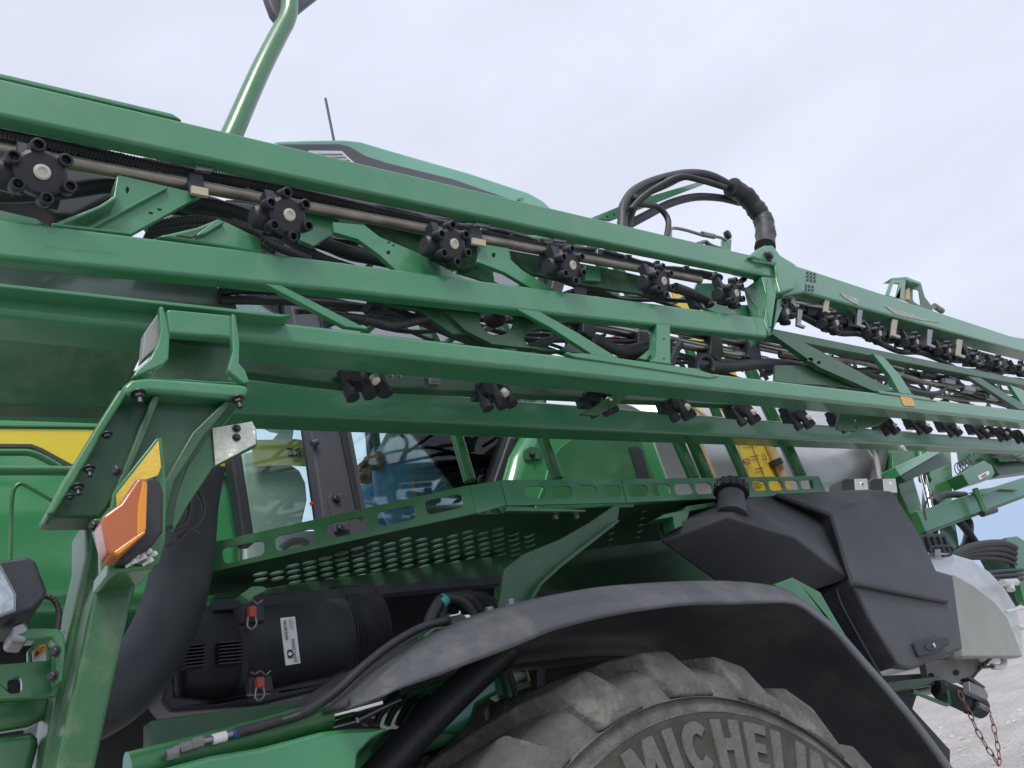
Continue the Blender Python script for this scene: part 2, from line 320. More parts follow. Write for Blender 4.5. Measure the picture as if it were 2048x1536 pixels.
poly('diagonal_plate', [(666,444),(729,450),(760,474),(830,503),(965,577),(800,548),(760,510),(716,478),(668,464)], YB+.03, .012, BOOM, T, bevel=.002, holes=[ell(778,485,2.5,2),ell(787,491,2.5,2),ell(777,505,4,4)])
poly('diagonal_plate', [(955,486),(1018,496),(1022,519),(1045,540),(1118,584),(1066,578),(1010,545),(980,533),(955,524)], YB+.035, .012, BOOM, T, bevel=.002, holes=[ell(988,510,4,4.5)])
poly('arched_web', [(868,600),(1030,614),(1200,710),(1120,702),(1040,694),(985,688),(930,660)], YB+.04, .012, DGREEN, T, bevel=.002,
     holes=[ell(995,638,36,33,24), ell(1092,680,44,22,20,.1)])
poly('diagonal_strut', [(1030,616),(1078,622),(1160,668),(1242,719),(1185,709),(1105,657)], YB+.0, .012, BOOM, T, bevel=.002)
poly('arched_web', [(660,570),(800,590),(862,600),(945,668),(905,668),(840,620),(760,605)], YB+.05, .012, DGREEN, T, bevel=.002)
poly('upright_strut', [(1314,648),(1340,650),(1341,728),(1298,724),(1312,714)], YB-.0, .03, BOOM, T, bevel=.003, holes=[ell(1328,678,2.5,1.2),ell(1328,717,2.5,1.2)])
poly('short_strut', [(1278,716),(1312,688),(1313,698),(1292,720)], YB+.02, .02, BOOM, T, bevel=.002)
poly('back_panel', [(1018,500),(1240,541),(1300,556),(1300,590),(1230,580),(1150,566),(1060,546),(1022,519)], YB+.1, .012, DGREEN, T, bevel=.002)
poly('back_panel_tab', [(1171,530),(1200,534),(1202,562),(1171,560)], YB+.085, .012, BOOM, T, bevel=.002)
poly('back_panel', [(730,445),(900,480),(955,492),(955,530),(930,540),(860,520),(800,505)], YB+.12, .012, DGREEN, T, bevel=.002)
poly('light_bracket', [(905,522),(985,535),(990,568),(950,555),(915,545)], YB+.14, .008, BOOM, T, bevel=.002, holes=[ell(935,531,2.5,2.5),ell(952,538,2.5,2.5)])
poly('diagonal_back_plate', [(610,416),(680,440),(665,470),(628,492),(600,480)], YB+.07, .012, BOOM, T, bevel=.002)
poly('back_rail', [(-120,244),(560,377),(1000,466),(1000,471),(560,383),(-120,252)], YB+.19, .03, BOOM, T, bevel=.002)
poly('back_gusset', [(120,300),(330,338),(300,330),(200,302),(150,292)], YB+.16, .01, BOOM, T, bevel=.002)
poly('beam_tab', [(1026,408),(1034,397),(1046,394),(1048,399),(1042,412)], YB+.02, .008, BOOM, T, bevel=.001, holes=[ell(1037,402,2.4,2.4)])
poly('hanging_gusset', [(1100,760),(1270,775),(1235,810),(1195,830),(1160,828),(1190,812),(1225,790)], YB+.08, .012, DGREEN, T, bevel=.003)
poly('hanging_gusset', [(1680,812),(1800,822),(1760,850),(1700,862),(1675,858)], YB+.08, .012, DGREEN, T, bevel=.003)
poly('hose_tray', [(460,700),(1500,800),(1500,812),(700,770),(460,740)], YB+.12, .03, DGREEN, T, bevel=.003)
for x, y in [(783,752),(800,753),(850,758),(1075,773),(1050,770),(1220,788)]: boltp(x, y, YB+.12, 3, T, m=ZINC)
poly('amber_label', [(1800,792),(1824,795),(1831,813),(1808,811)], YB-.033, .002, mat('orange_sticker', (.62,.36,.10), .5, var=.3, nscale=120), T, bevel=0)
# spray pipe under the upper beam
def LP(x): return 300+.1857*x
tubew('spray_pipe', [P(-120, LP(-120), YB+.05), P(1400, LP(1400), YB+.05)], .0135, PIPE, T)
tubew('corrugated_hose', [P(x, 262+.205*x+d, YB+.06) for x, d in [(-120,0),(120,3),(320,6),(560,0),(800,6),(1100,8),(1400,5)]], .011, HOSE, T, corr=.006, n=10)
tubew('feed_hose', [P(x, y, YB+.14) for x, y in [(-120,385),(30,388),(130,382),(230,372),(330,400),(430,412),(560,455),(700,505),(830,535),(900,560)]], .017, HOSE, T)
tubew('feed_hose', [P(x, y, YB+.16) for x, y in [(280,415),(400,400),(480,430),(560,470),(650,520),(780,560)]], .013, HOSE, T)
tubew('corrugated_hose', [P(x, y, YB+.10) for x, y in [(290,455),(400,440),(500,460),(545,490),(620,520)]], .011, HOSE, T, corr=.007)
tubew('back_pipe', [P(x, 600+.165*(x-1560), YB+.10) for x in (1570,2200)], .012, STEEL, T)
for x in (395, 955, 1110):
    s = 1-.00035*x; y = LP(x)
    b = poly('pipe_clamp', [(x-18*s,y-34*s),(x+14*s,y-28*s),(x+18*s,y+12*s),(x-16*s,y+20*s),(x-22*s,y-6*s)], YB+.03, .05, BLK, T, bevel=.003)
    poly('clamp_tag', [(x-14*s,y-4*s),(x+26*s,y+4*s),(x+26*s,y+22*s),(x-14*s,y+14*s)], YB+.018, .008, mat('tan_tag', (.42,.36,.25), .6), b, bevel=.001)
    poly('clamp_flag', [(x-6*s,y-52*s),(x+40*s,y-42*s),(x+34*s,y-36*s),(x-2*s,y-40*s)], YB+.02, .01, ZINC, b, bevel=.001)
# rear lattice of the truss and dense fittings between the beams
for i in range(1,9):
    x = 560+i*165; yl = 640+(x-560)*.118; h = 150-(x-560)*.062
    tube('lattice_brace', [(x,yl+10),(x+95,yl-h*.55)], 1.42, 7-i*.35, GREEN, T, n=8)
    tube('lattice_brace', [(x+95,yl-h*.55),(x+150,yl+22)], 1.42, 6-i*.3, GREEN, T, n=8)
for i in range(11):
    x = 1590+i*42; yl = 790+(x-1590)*.115
    tube('far_lattice', [(x,yl-8),(x+30,yl-92+i*3)], YB+.3, 4.5-i*.15, GREEN, T, n=8)
    tube('far_lattice', [(x+30,yl-92+i*3),(x+58,yl-4)], YB+.3, 4-i*.15, DGREEN, T, n=8)
for k in range(9):
    y0 = 700+k*9; pts = [(x, y0+(x-1560)*(.20-.006*k)+7*math.sin(x*.021+k*1.9)) for x in range(1560, 2200, 50)]
    tube('far_hose', pts, YB+.12+.03*k, 4.6-.25*k, HOSE if k % 3 else PIPE, T, n=8)
for k in range(6):
    y0 = 588+k*12; x0 = 470+k*60; pts = [(x, y0+(x-x0)*(.115+.012*k)+(9+2*k)*math.sin(x*.017+k*2.3)) for x in range(x0, 1540, 60)]
    tube('truss_hose', pts, YB+.13+.035*k, 5.5-.4*k, HOSE, T, n=8)
for k in range(5):
    y0 = 392+k*14; x0 = 250+k*45; pts = [(x, y0+(x-x0)*(.17+.008*k)+(7+2*k)*math.sin(x*.019+k*1.7)) for x in range(x0, 1420, 65)]
    tube('truss_hose', pts, YB+.15+.04*k, 6.5-.5*k, HOSE, T, n=8)
for i in range(7):
    x = 430+i*150; y = 500+(x-430)*.13
    tube('lattice_brace', [(x,y),(x+70,y-70+i*5)], 1.45, 6-i*.4, DGREEN, T, n=8)
random.seed(11)
for k in range(46):
    x = random.uniform(1000, 2040); y = (600 if x < 1540 else 640)+(x-1000)*.14+random.uniform(0, 85 if x < 1540 else 70)-(40 if x > 1540 else 0); q = random.uniform(5, 11)
    a = random.uniform(-.3, .3); dx, dy = q*math.cos(a), q*math.sin(a)
    poly('pipe_coupling', [(x-dx,y-dy-q*.5),(x+dx,y+dy-q*.4),(x+dx*1.1,y+dy+q*.6),(x-dx*.9,y-dy+q*.5)], YB+random.uniform(.12,.32), .03, random.choice([BLK,BLK,BOLT,ZINC,HOSE]), T, bevel=.003)
for k in range(26):
    x = 40+k*58; y = LP(x)-20; q = random.uniform(5, 9)*(1-.0003*x)
    poly('harness_clip', [(x-q,y-q),(x+q*1.2,y-q*.7),(x+q,y+q),(x-q,y+q*.8)], YB+.07, .03, BLK if k % 4 else ZINC, T, bevel=.002)
tubew('dark_harness', [P(x, 272+.199*x+4*math.sin(x*.03), YB+.10) for x in range(-120, 1500, 60)], .016, BLK, T, wob=.12)
for pts in ([(1132,707),(1240,722),(1400,740)],[(1300,723),(1342,728)],[(104,449),(262,468)],[(1182,709),(1244,720)],[(1536,560),(1534,600),(1540,655)],[(1505,522),(1550,529)],[(1800,787),(1826,790)],[(300,757),(495,770)]):
    tube('weld_bead', cat([V(p) for p in pts], 6, False) if len(pts) > 2 else [(pts[0][0]+(pts[1][0]-pts[0][0])*i/8, pts[0][1]+(pts[1][1]-pts[0][1])*i/8) for i in range(9)], YB-.03 if pts[0][0] > 400 or pts[0][1] < 500 else YC+.04, 2.6, BOOM, T, n=6, sm=2, wob=.3)
# nozzle turrets
def turret(c, k, d):
    d = d.normalized(); x, y, _ = frame(d); g = G()
    g.add(*lathe(c, d, [(-.030*k,.026*k),(-.012*k,.034*k),(-.008*k,.044*k),(.008*k,.044*k),(.013*k,.038*k),(.014*k,.018*k)], 28))
    for i in range(6):
        a = math.radians(60*i+18); q = c+x*(.047*k*math.cos(a))+y*(.047*k*math.sin(a)); e = (x*math.cos(a)+y*math.sin(a))
        g.add(*sweep([c+e*.03*k, q-d*.002*k], .013*k, 8))
    b = V((-.042*k, .030*k, .004*k)); 
    g.add(*lathe(c+b, V((1,0,-.1)), [(-.026*k,.024*k),(-.02*k,.028*k),(.02*k,.028*k),(.026*k,.024*k)], 14))
    g.add(*boxv(c+V((-.005*k,.038*k,.014*k)), .06*k, .045*k, .06*k)); g.add(*boxv(c+V((-.02*k,.03*k,.058*k)), .022*k, .03*k, .05*k))
    g.add(*boxv(c+V((.02*k,.03*k,-.025*k)), .03*k, .03*k, .03*k))
    o = g.build('nozzle_turret', BLK, T, smooth=30)
    for i in range(6):
        a = math.radians(60*i+18); q = c+x*(.049*k*math.cos(a))+y*(.049*k*math.sin(a)); R = .0125*k
        gg = G(); gg.add(*lathe(q, d, [(-.010*k,R*.98),(.020*k,R),(.0215*k,R*.9),(.0215*k,R*.66),(.004*k,R*.6),(.003*k,0.0001)], 16)); gg.build('nozzle_outlet', BLK, o, smooth=40)
    lathe_v = lathe(c, d, [(.010*k,.014*k),(.017*k,.0145*k),(.020*k,.011*k),(.020*k,.008*k),(.0165*k,.007*k),(.0165*k,.0001)], 20)
    gg = G(); gg.add(*lathe_v); gg.build('turret_cap', CREAM, o, smooth=30)
    return o
c0 = P(80, 348, YB-.03); t0 = turret(c0, .88, V((.05,-.86,-.42))); t0['group'] = 'nozzle turrets along the boom'
for x, y in [(563,434),(893,491),(1131,533),(1314,564),(1460,588)]: dup(t0, T, P(x, y, YB-.03))
for x, y in [(1563,625),(1663,647),(1750,668),(1825,685),(1890,702),(1945,716),(1992,727),(2037,738)]: dup(t0, T, P(x, y, YB+.06))
for i, (x, y) in enumerate([(1588,598),(1600,640),(1655,612),(1720,640),(1790,660),(1860,680),(1920,700)]):
    poly('pipe_hanger', [(x-4,y-22),(x+6,y-20),(x+2,y+8),(x+12,y+12),(x+10,y+16),(x-6,y+10)], YB+.05, .01, ZINC if i % 2 else mat('tan_hanger%d' % 0, (.36,.33,.25), .6), T, bevel=.001)
for i in range(16):
    x = 1600+i*27; y = 592+(x-1560)*.30
    poly('valve_block', [(x-13,y-14),(x+12,y-7),(x+13,y+18),(x-11,y+16)], YB+.11, .05, BLK, T, bevel=.004)
tubew('far_harness', [P(x, 600+(x-1560)*.30+4*math.sin(x*.11), YB+.14) for x in range(1570, 2160, 22)], .030, BLK, T, wob=.25)
tubew('far_hose', [P(x, 626+(x-1560)*.30+6*math.sin(x*.05), YB+.13) for x in range(1560, 2160, 40)], .014, HOSE, T)
tubew('far_hose', [P(x, 700+(x-1640)*.17+8*math.sin(x*.03), YB+.2) for x in range(1640, 2160, 40)], .014, HOSE, T)
tubew('far_hose', [P(x, y, YB+.15) for x, y in [(1700,745),(1780,740),(1850,752),(1900,760),(1960,790),(2060,800)]], .018, HOSE, T)
tubew('far_hose', [P(x, y, YB+.12) for x, y in [(1780,770),(1840,785),(1880,785),(1895,765),(1893,750)]], .012, HOSE, T)
for x, y in [(1720,640),(1800,672),(1880,700),(1960,722),(1860,745),(1900,760),(1940,775),(1990,790)]: poly('pipe_coupling', [(x-10,y-6),(x+12,y-2),(x+12,y+9),(x-10,y+5)], YB+.1, .03, ZINC if (x//10) % 3 else BLK, T, bevel=.004)
# lower nozzle clusters
def cluster(c, k):
    g = G(); g.add(*boxv(c+V((0,.005,.008)), .07*k, .035*k, .03*k)); g.add(*boxv(c+V((.0,.01*k,.03*k)), .04*k, .03*k, .03*k)); g.add(*lathe(c+V((.012*k,-.005,.008)), V((0,-1,-.3)), [(0,.022*k),(.026*k,.022*k),(.03*k,.016*k)], 14))
    g.add(*lathe(c+V((-.028*k,-.01*k,0)), V((0,-1,-.15)), [(0,.017*k),(.03*k,.017*k)], 10))
    o = g.build('lower_nozzle_body', BLK, T, smooth=30, bevel=0)
    for dx, dy, l in [(-.038,-.012,.062),(-.014,-.03,.066),(.018,-.028,.056),(.04,-.008,.046)]:
        gg = G(); q = c+V((dx*k, dy*k, .012*k)); gg.add(*lathe(q, V((.05,-.18,-1)), [(0,.0105*k),(l*k*.7,.0105*k),(l*k*.72,.013*k),(l*k,.013*k),(l*k,.007*k)], 10)); gg.build('nozzle_outlet', BLK, o, smooth=30)
    gg = G(); gg.add(*lathe(c+V((.004*k,-.04*k,-.014*k)), V((.1,-.5,-.8)), [(0,.009*k),(.012*k,.009*k),(.014*k,.005*k)], 12)); gg.build('turret_cap', CREAM, o, smooth=30)
    return o
k0 = cluster(P(718,764,YB+.12), 1.15); k0['group'] = 'nozzle bodies under the lower beam'
for x, y in [(984,770),(1192,787),(1350,800),(1482,811),(1593,822),(1684,830),(1768,838),(1834,838),(1896,844),(1955,850),(1995,855),(2030,860)]: dup(k0, T, P(x+1, y+8, YB+.12))
poly('square_valve', [(858,746),(880,748),(882,768),(860,767)], YB+.08, .02, ZINC, T, bevel=.002)
# hoses, rods inside the truss
for pts, r in [([(440,584),(506,580),(640,586),(745,598),(822,633),(900,662)],8),([(440,600),(606,604),(732,615),(832,641),(905,671),(960,690)],7.5)]:
    tube('truss_hose', [(a,b) for a,b in pts], YB+.1, r, HOSE, T)
tube('corrugated_hose', [(650,648),(699,635),(755,645),(789,651),(855,637),(911,622)], YB+.06, 9, HOSE, T, corr=.006)
tube('corrugated_hose', [(800,585),(835,618),(862,640),(925,672),(980,690)], YB+.08, 10, HOSE, T, corr=.006)
tube('wrapped_hose', [(1040,700),(1080,690),(1110,675),(1140,660)], YB+.08, 9, HOSE, T, wob=.2)
tube('wrapped_hose', [(930,640),(940,660),(960,680),(1000,700)], YB+.1, 8, HOSE, T, wob=.2)
for pts in ([(736,600),(768,592),(776,604),(748,612)],[(742,618),(770,613),(768,626),(752,636),(738,630)]): poly('hose_clip', pts, YB+.06, .04, BLK, T, bevel=.003)
g = G(); g.add(*lathe(P(990,636,YB+.08), V((.3,-1,-.2)), [(-.02,.024),(0,.026),(.012,.026),(.014,.02),(.02,.02)], 20)); g.build('round_valve', BLK, T)
tube('valve_pipe', [(940,672),(990,650),(1030,625)], YB+.1, 6, PIPE, T)
for a, b in (((1085,630),(1532,722)), ((1262,640),(1610,710)), ((1640,690),(1800,735))): tube('steel_rod', [a, b], YB+.14, 9.5, STEEL, T)
for x, y in ((1290,690),(1435,700),(1180,655),(1510,705)): poly('rod_clamp', [(x-12,y-30),(x+8,y-26),(x+14,y+10),(x+4,y+22),(x-14,y+8)], YB+.11, .07, BLK, T, bevel=.004)
tube('wrapped_hose', [(1190,678),(1240,701),(1292,692),(1300,688)], YB+.09, 11, HOSE, T, wob=.12)
tube('wrapped_hose', [(1385,728),(1450,733),(1540,728),(1625,734)], YB+.1, 11, HOSE, T, wob=.15)
tube('hose_loop', [(1392,742),(1396,718),(1410,712),(1424,724),(1422,745)], YB+.08, 6, HOSE, T)
tube('wrapped_hose', [(1340,735),(1350,705),(1360,690)], YB+.1, 8, HOSE, T, wob=.1)
tube('thin_cable', [(1120,590),(1160,578),(1200,582),(1240,598)], YB+.12, 4, HOSE, T)
poly('hose_clip', [(1148,578),(1155,572),(1170,573),(1176,580),(1172,592),(1150,590)], YB+.11, .04, BLK, T, bevel=.003)
g = G(); g.add(*boxv(P(1385,600,YB+.08), .04, .03, .08)); g.build('electrical_plug', BLK, T, bevel=.004)
tube('elbow_hose', [(1350,575),(1380,586),(1412,600),(1420,612)], YB+.06, 10, HOSE, T)
# hose arch above the hinge
A = YB+.05
tube('arched_hose', [(1244,470),(1245,440),(1248,412),(1269,382),(1312,361),(1375,347),(1425,353),(1478,383),(1500,400)], A, 9.5, HOSE, T)
tube('arched_hose', [(1254,470),(1258,440),(1268,412),(1290,388),(1330,370),(1375,352),(1430,362),(1480,390)], A+.03, 8, HOSE, T)
tube('arched_hose', [(1256,450),(1290,432),(1342,406),(1392,394),(1441,396),(1480,405)], A+.06, 8, HOSE, T)
tube('arched_hose', [(1262,420),(1285,395),(1320,372),(1360,354),(1400,360),(1450,375)], A-.03, 6.5, HOSE, T, corr=.006)
tube('small_hose_loop', [(1276,408),(1295,410),(1315,414),(1330,428),(1337,446),(1333,476)], A-.02, 6, HOSE, T)
tube('wrapped_hose_bundle', [(1462,374),(1490,392),(1512,418),(1526,440),(1531,465),(1530,495)], A, 19, HOSE, T, wob=.10, n=16)
for x, y in ((1268,400),(1332,362)): 
    g = G(); g.add(*lathe(P(x,y,A), V((.35,.0,.6)) if x < 1300 else V((.8,0,.3)), [(-.006,.021),(.006,.021)], 18)); g.add(*boxv(P(x,y-4,A-.02),.016,.016,.012)); g.build('hose_tie', BLK, T)
for x, y in ((1490,380),(1537,440)): g = G(); g.add(*lathe(P(x,y,A-.01), V((.5,0,1)), [(0,.003),(.02,.002)], 6)); g.build('tie_end', BLK, T)
poly('hose_bracket', [(1172,442),(1186,434),(1240,412),(1300,392),(1400,363),(1410,367),(1330,398),(1262,425),(1222,440),(1200,438)], A+.08, .01, BOOM, T, bevel=.002, holes=[ell(1215,434,3,2.4),ell(1228,430,3,2.4)])
tube('steel_cable', [(1342,490),(1341,472),(1344,457),(1370,460),(1405,470),(1436,474),(1452,480)], A-.02, 3.2, ZINC, T, n=8)
tube('steel_cable', [(1395,488),(1410,484),(1425,492),(1440,497)], A-.02, 4, ZINC, T, n=8)
tube('cable_sleeve', [(1404,468),(1428,473)], A-.02, 5.5, ZINC, T)
g = G(); g.add(*lathe(P(1455,470,A-.02), V((.2,-1,-.1)), [(-.01,.016),(.0,.018),(.008,.018),(.012,.012)], 16)); g.build('cable_eye', BOLT, T)
poly('cable_post', [(1446,478),(1464,478),(1462,500),(1466,512),(1432,504),(1445,497)], A, .012, BOOM, T, bevel=.002)
g = G(); g.add(*lathe(P(1415,488,A-.02), V((.3,-1,0)), [(-.006,.014),(.006,.014)], 14)); g.build('cable_shackle', BOLT, T)
# hood-like guard on top of the far beam
gd = poly('beam_guard', [(1771,590),(1784,556),(1812,554),(1808,600)], YB+.06, .006, BOOM, T, bevel=.002, holes=[rr([(1778,594),(1787,566),(1799,566),(1791,596)],.15)])
poly('guard_side_plate', [(1812,554),(1842,566),(1850,594),(1862,610),(1866,622),(1840,614),(1808,600),(1811,576)], YB+.10, .006, DGREEN, gd, bevel=.002, holes=[rr([(1826,578),(1838,580),(1842,612),(1826,602)],.15)])
poly('guard_roof', [(1782,557),(1812,553),(1843,565),(1842,569),(1812,559)], YB+.058, .05, BOOM, gd, bevel=.002)
poly('guard_lamp', [(1812,580),(1820,574),(1820,600),(1814,598)], YB+.08, .02, TAN, gd, bevel=.003)
tube('guard_plug', [(1868,612),(1884,622)], YB+.1, 6, PIPE, T)
# ---------------------------------------------------------------- cradle casting and post (front left)
YC = 1.02
poly('cradle_ear', [(318,613),(327,611),(334,640),(340,673),(338,717),(328,728),(262,757),(274,738),(300,716),(314,690),(322,660)], YC, .012, BOOM, T, bevel=.003)
poly('cradle_pad', [(289,665),(317,625),(320,690),(283,722)], YC+.015, .02, LGREY, T, bevel=.002)
poly('cradle_face', [(332,616),(466,629),(466,676),(339,667)], YC+.04, .02, BOOM, T, bevel=.006)
poly('cradle_back', [(336,664),(470,676),(456,765),(300,757)], YC+.10, .02, DGREEN, T, bevel=.004)
poly('cradle_ear', [(463,627),(472,628),(480,686),(479,726),(492,741),(500,764),(488,767),(455,740),(466,700)], YC, .014, BOOM, T, bevel=.003)
plt = poly('cradle_plate', [(244,772),(262,757),(300,753),(495,768),(499,778),(497,792),(480,797),(300,783),(250,792)], YC-.0, .11, BOOM, T, bevel=.008, seg=3)
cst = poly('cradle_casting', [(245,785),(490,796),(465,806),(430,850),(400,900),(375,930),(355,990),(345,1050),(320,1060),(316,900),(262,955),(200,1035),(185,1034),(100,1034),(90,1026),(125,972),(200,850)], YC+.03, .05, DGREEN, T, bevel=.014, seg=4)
poly('casting_flange', [(240,776),(256,786),(215,850),(150,965),(108,1030),(92,1028),(122,968),(196,846)], YC+.0, .04, GREEN, cst, bevel=.006)
poly('casting_rib', [(306,790),(322,790),(300,850),(262,940),(230,1000),(222,995),(262,900),(285,840)], YC+.01, .03, DGREEN, cst, bevel=.008, seg=3)
poly('casting_rib', [(452,800),(468,802),(410,870),(350,960),(330,1040),(322,1040),(330,960),(385,865)], YC+.01, .03, DGREEN, cst, bevel=.008, seg=3)
for x, y, r, s in [(277,786,10,.02),(475,797,9,.02),(178,936,8,.014),(155,972,8,.014),(214,868,7,0),(140,992,6,0)]:
    bolt(P(x,y,YC+.0), V((0,-.25,-1)), rad(x,y,YC,r), T, shank=s*.6)
for x, y, r in [(236,942,12),(190,1052,11)]: bolt(P(x,y,YC-.02), V((-.8,-.6,0)), rad(x,y,YC,r*.72), T)
pl = poly('reflector_plate', [(313,876),(325,874),(334,975),(331,1080),(318,1128),(300,1135),(225,1120),(215,1050),(226,985)], YC-.03, .008, GREEN, T, bevel=.002)
poly('yellow_reflector', [(317,881),(322,934),(316,950),(290,960),(266,990),(235,1024),(233,988)], YC-.036, .004, RETY, T, bevel=0)
lb = poly('marker_lamp', [(291,955),(308,952),(322,962),(329,985),(327,1062),(306,1090),(250,1128),(236,1116),(262,1000)], YC-.075, .04, BLK, T, bevel=.008, seg=3)
poly('amber_lens', [(262,975),(274,955),(292,954),(297,966),(294,1062),(240,1113),(220,1110),(211,1085),(203,1044),(206,1030),(240,1006)], YC-.115, .038, ORANGE, lb, bevel=.008, seg=3)
poly('amber_side_lens', [(286,960),(296,965),(293,1060),(274,1072),(276,1010)], YC-.118, .01, AMBER, lb, bevel=.002)
poly('amber_side_lens', [(226,1104),(291,1058),(292,1066),(238,1110)], YC-.118, .01, AMBER, lb, bevel=.002)
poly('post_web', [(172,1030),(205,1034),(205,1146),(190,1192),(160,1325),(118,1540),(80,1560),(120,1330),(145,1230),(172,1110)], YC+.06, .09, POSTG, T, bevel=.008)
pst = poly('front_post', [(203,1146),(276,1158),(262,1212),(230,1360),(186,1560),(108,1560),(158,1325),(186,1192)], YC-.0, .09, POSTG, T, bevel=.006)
poly('post_upper_plate', [(183,1034),(224,1034),(214,1060),(218,1120),(224,1150),(203,1150),(202,1100)], YC-.0, .02, GREEN, T, bevel=.006)
poly('connector_shelf', [(216,1122),(232,1135),(308,1128),(311,1136),(235,1146),(222,1158),(214,1150)], YC-.06, .07, GREEN, T, bevel=.004)
for x, y in ((246,1125),(258,1120),(272,1124),(284,1112),(294,1117),(252,1133),(286,1130)):
    g = G(); g.add(*lathe(P(x,y,YC-.06), V((.5,-.6,.2)), [(0,.002),(.009,.002),(.009,.003),(.013,.003)], 8)); g.build('white_connector', WHITE, T)
poly('white_clip', [(268,1116),(293,1098),(297,1107),(274,1122)], YC-.065, .01, WHITE, T, bevel=.001)
arm = poly('reflector_arm', [(418,862),(430,852),(505,841),(514,856),(516,890),(428,934),(378,1008),(348,1062),(340,1050),(350,990),(372,930)], YC+.04, .012, GREEN, T, bevel=.004)
poly('silver_reflector', [(425,856),(504,843),(511,857),(512,887),(431,930)], YC+.035, .004, RETRO, T, bevel=0)
for x, y in ((473,857),(473,875)): bolt(P(x,y,YC+.034), V((0,-1,0)), rad(x,y,YC,6), T)
tube('wiring_loop', [(352,1020),(362,1000),(385,975),(400,990),(408,1020),(395,1050),(370,1065),(352,1080)], YC+.1, 5, HOSE, T, corr=.005)
tube('wiring_loop', [(345,1060),(372,1045),(380,1010),(376,985)], YC+.09, 6, HOSE, T, corr=.005)
tube('wiring_loop', [(330,1095),(360,1080),(380,1060),(400,1070)], YC+.09, 4, HOSE, T, corr=.005)
# left work light and brackets
wl = poly('work_light', [(-40,1128),(10,1118),(55,1112),(72,1120),(95,1180),(93,1194),(66,1219),(-40,1250)], YC-.02, .12, BLK, T, bevel=.012, seg=3)
poly('light_lens', [(-40,1130),(2,1128),(33,1188),(32,1222),(-40,1248)], YC-.026, .005, LENS, wl, bevel=.001)
poly('light_reflector', [(-40,1134),(0,1134),(28,1190),(27,1218),(-40,1242)], YC-.021, .002, mat('chrome_reflector', (.7,.72,.74), .15, metal=1, var=.3, nscale=60), wl, bevel=0)
tube('light_cable', [(90,1192),(108,1200),(118,1225),(115,1260)], YC+.05, 6, HOSE, T, corr=.006)
poly('light_foot', [(22,1250),(48,1240),(60,1255),(55,1285),(20,1282)], YC+.0, .05, ZINC, T, bevel=.004)
poly('light_bracket_arm', [(14,1270),(60,1254),(118,1256),(130,1268),(132,1300),(126,1365),(112,1368),(112,1290),(104,1276),(48,1280)], YC+.0, .03, GREEN, T, bevel=.004)
for x, y in ((112,1303),(107,1352)): bolt(P(x,y,YC-.005), V((-.7,-.7,0)), rad(x,y,YC,8), T)
poly('side_plate', [(-40,1332),(108,1320),(112,1392),(-40,1400)], YC+.04, .012, GREEN, T, bevel=.004, holes=[rr([(15,1356),(44,1352),(45,1386),(15,1388)])])
poly('lower_side_panel', [(-40,1398),(112,1390),(108,1425),(60,1452),(-40,1468)], YC+.10, .03, GREEN, T, bevel=.01)
poly('lower_side_panel', [(-40,1476),(64,1462),(84,1470),(60,1560),(-40,1560)], YC+.10, .03, GREEN, T, bevel=.01)
wa = poly('warning_label', [(66,1302),(92,1282),(92,1340),(80,1384),(68,1384)], YC+.06, .003, PAPER, T, bevel=0)
poly('warning_header', [(66,1302),(92,1282),(92,1299),(67,1317)], YC+.057, .002, ORL, wa, bevel=0)
a_, b_ = P(69,1315,YC+.055), P(92,1298,YC+.055); ux = (b_-a_).normalized(); uy = (P(68,1306,YC+.055)-a_).normalized()
text('warning_text', '\u25b2WARNING', a_+uy*.001, ux, uy, rad(70,1310,YC,9), BLUSH, wa)
poly('label_back_plate', [(55,1300),(100,1270),(104,1330),(58,1390)], YC+.075, .01, GREEN, T, bevel=.003)
# ---------------------------------------------------------------- bonnet
hd = poly('bonnet', [(-200,800),(0,812),(155,818),(460,826),(470,905),(494,1080),(490,1210),(-200,1225)], 2.2, .9, GLOSS, T, bevel=.05, seg=5)
st = poly('yellow_stripe', [(-200,856),(155,859),(462,865),(466,932),(300,933),(143,928),(84,896),(63,888),(-200,886)], 2.196, .003, YEL, hd, bevel=0)
poly('stripe_border', [(-200,886),(63,888),(84,896),(143,928),(300,933),(466,932),(467,938),(300,939),(138,934),(80,902),(62,894),(-200,893)], 2.193, .003, STRIPE, hd, bevel=0)
poly('bonnet_upper_crease', [(-200,846),(460,853),(462,858),(-200,852)], 2.19, .008, GREEN, hd, bevel=.003)
poly('bonnet_lower_crease', [(300,946),(468,944),(469,952),(300,956)], 2.185, .012, GREEN, hd, bevel=.003)
tube('hand_rail', [(-120,905),(20,905),(60,906),(90,918),(120,935)], 2.1, 7, GREEN, T)
tube('hand_rail', [(-120,941),(60,941),(155,942)], 2.05, 10, GREEN, T)
tube('rail_upright', [(20,1135),(22,1040),(26,985),(40,968),(60,975),(110,1005)], 2.1, 4, GREEN, T)
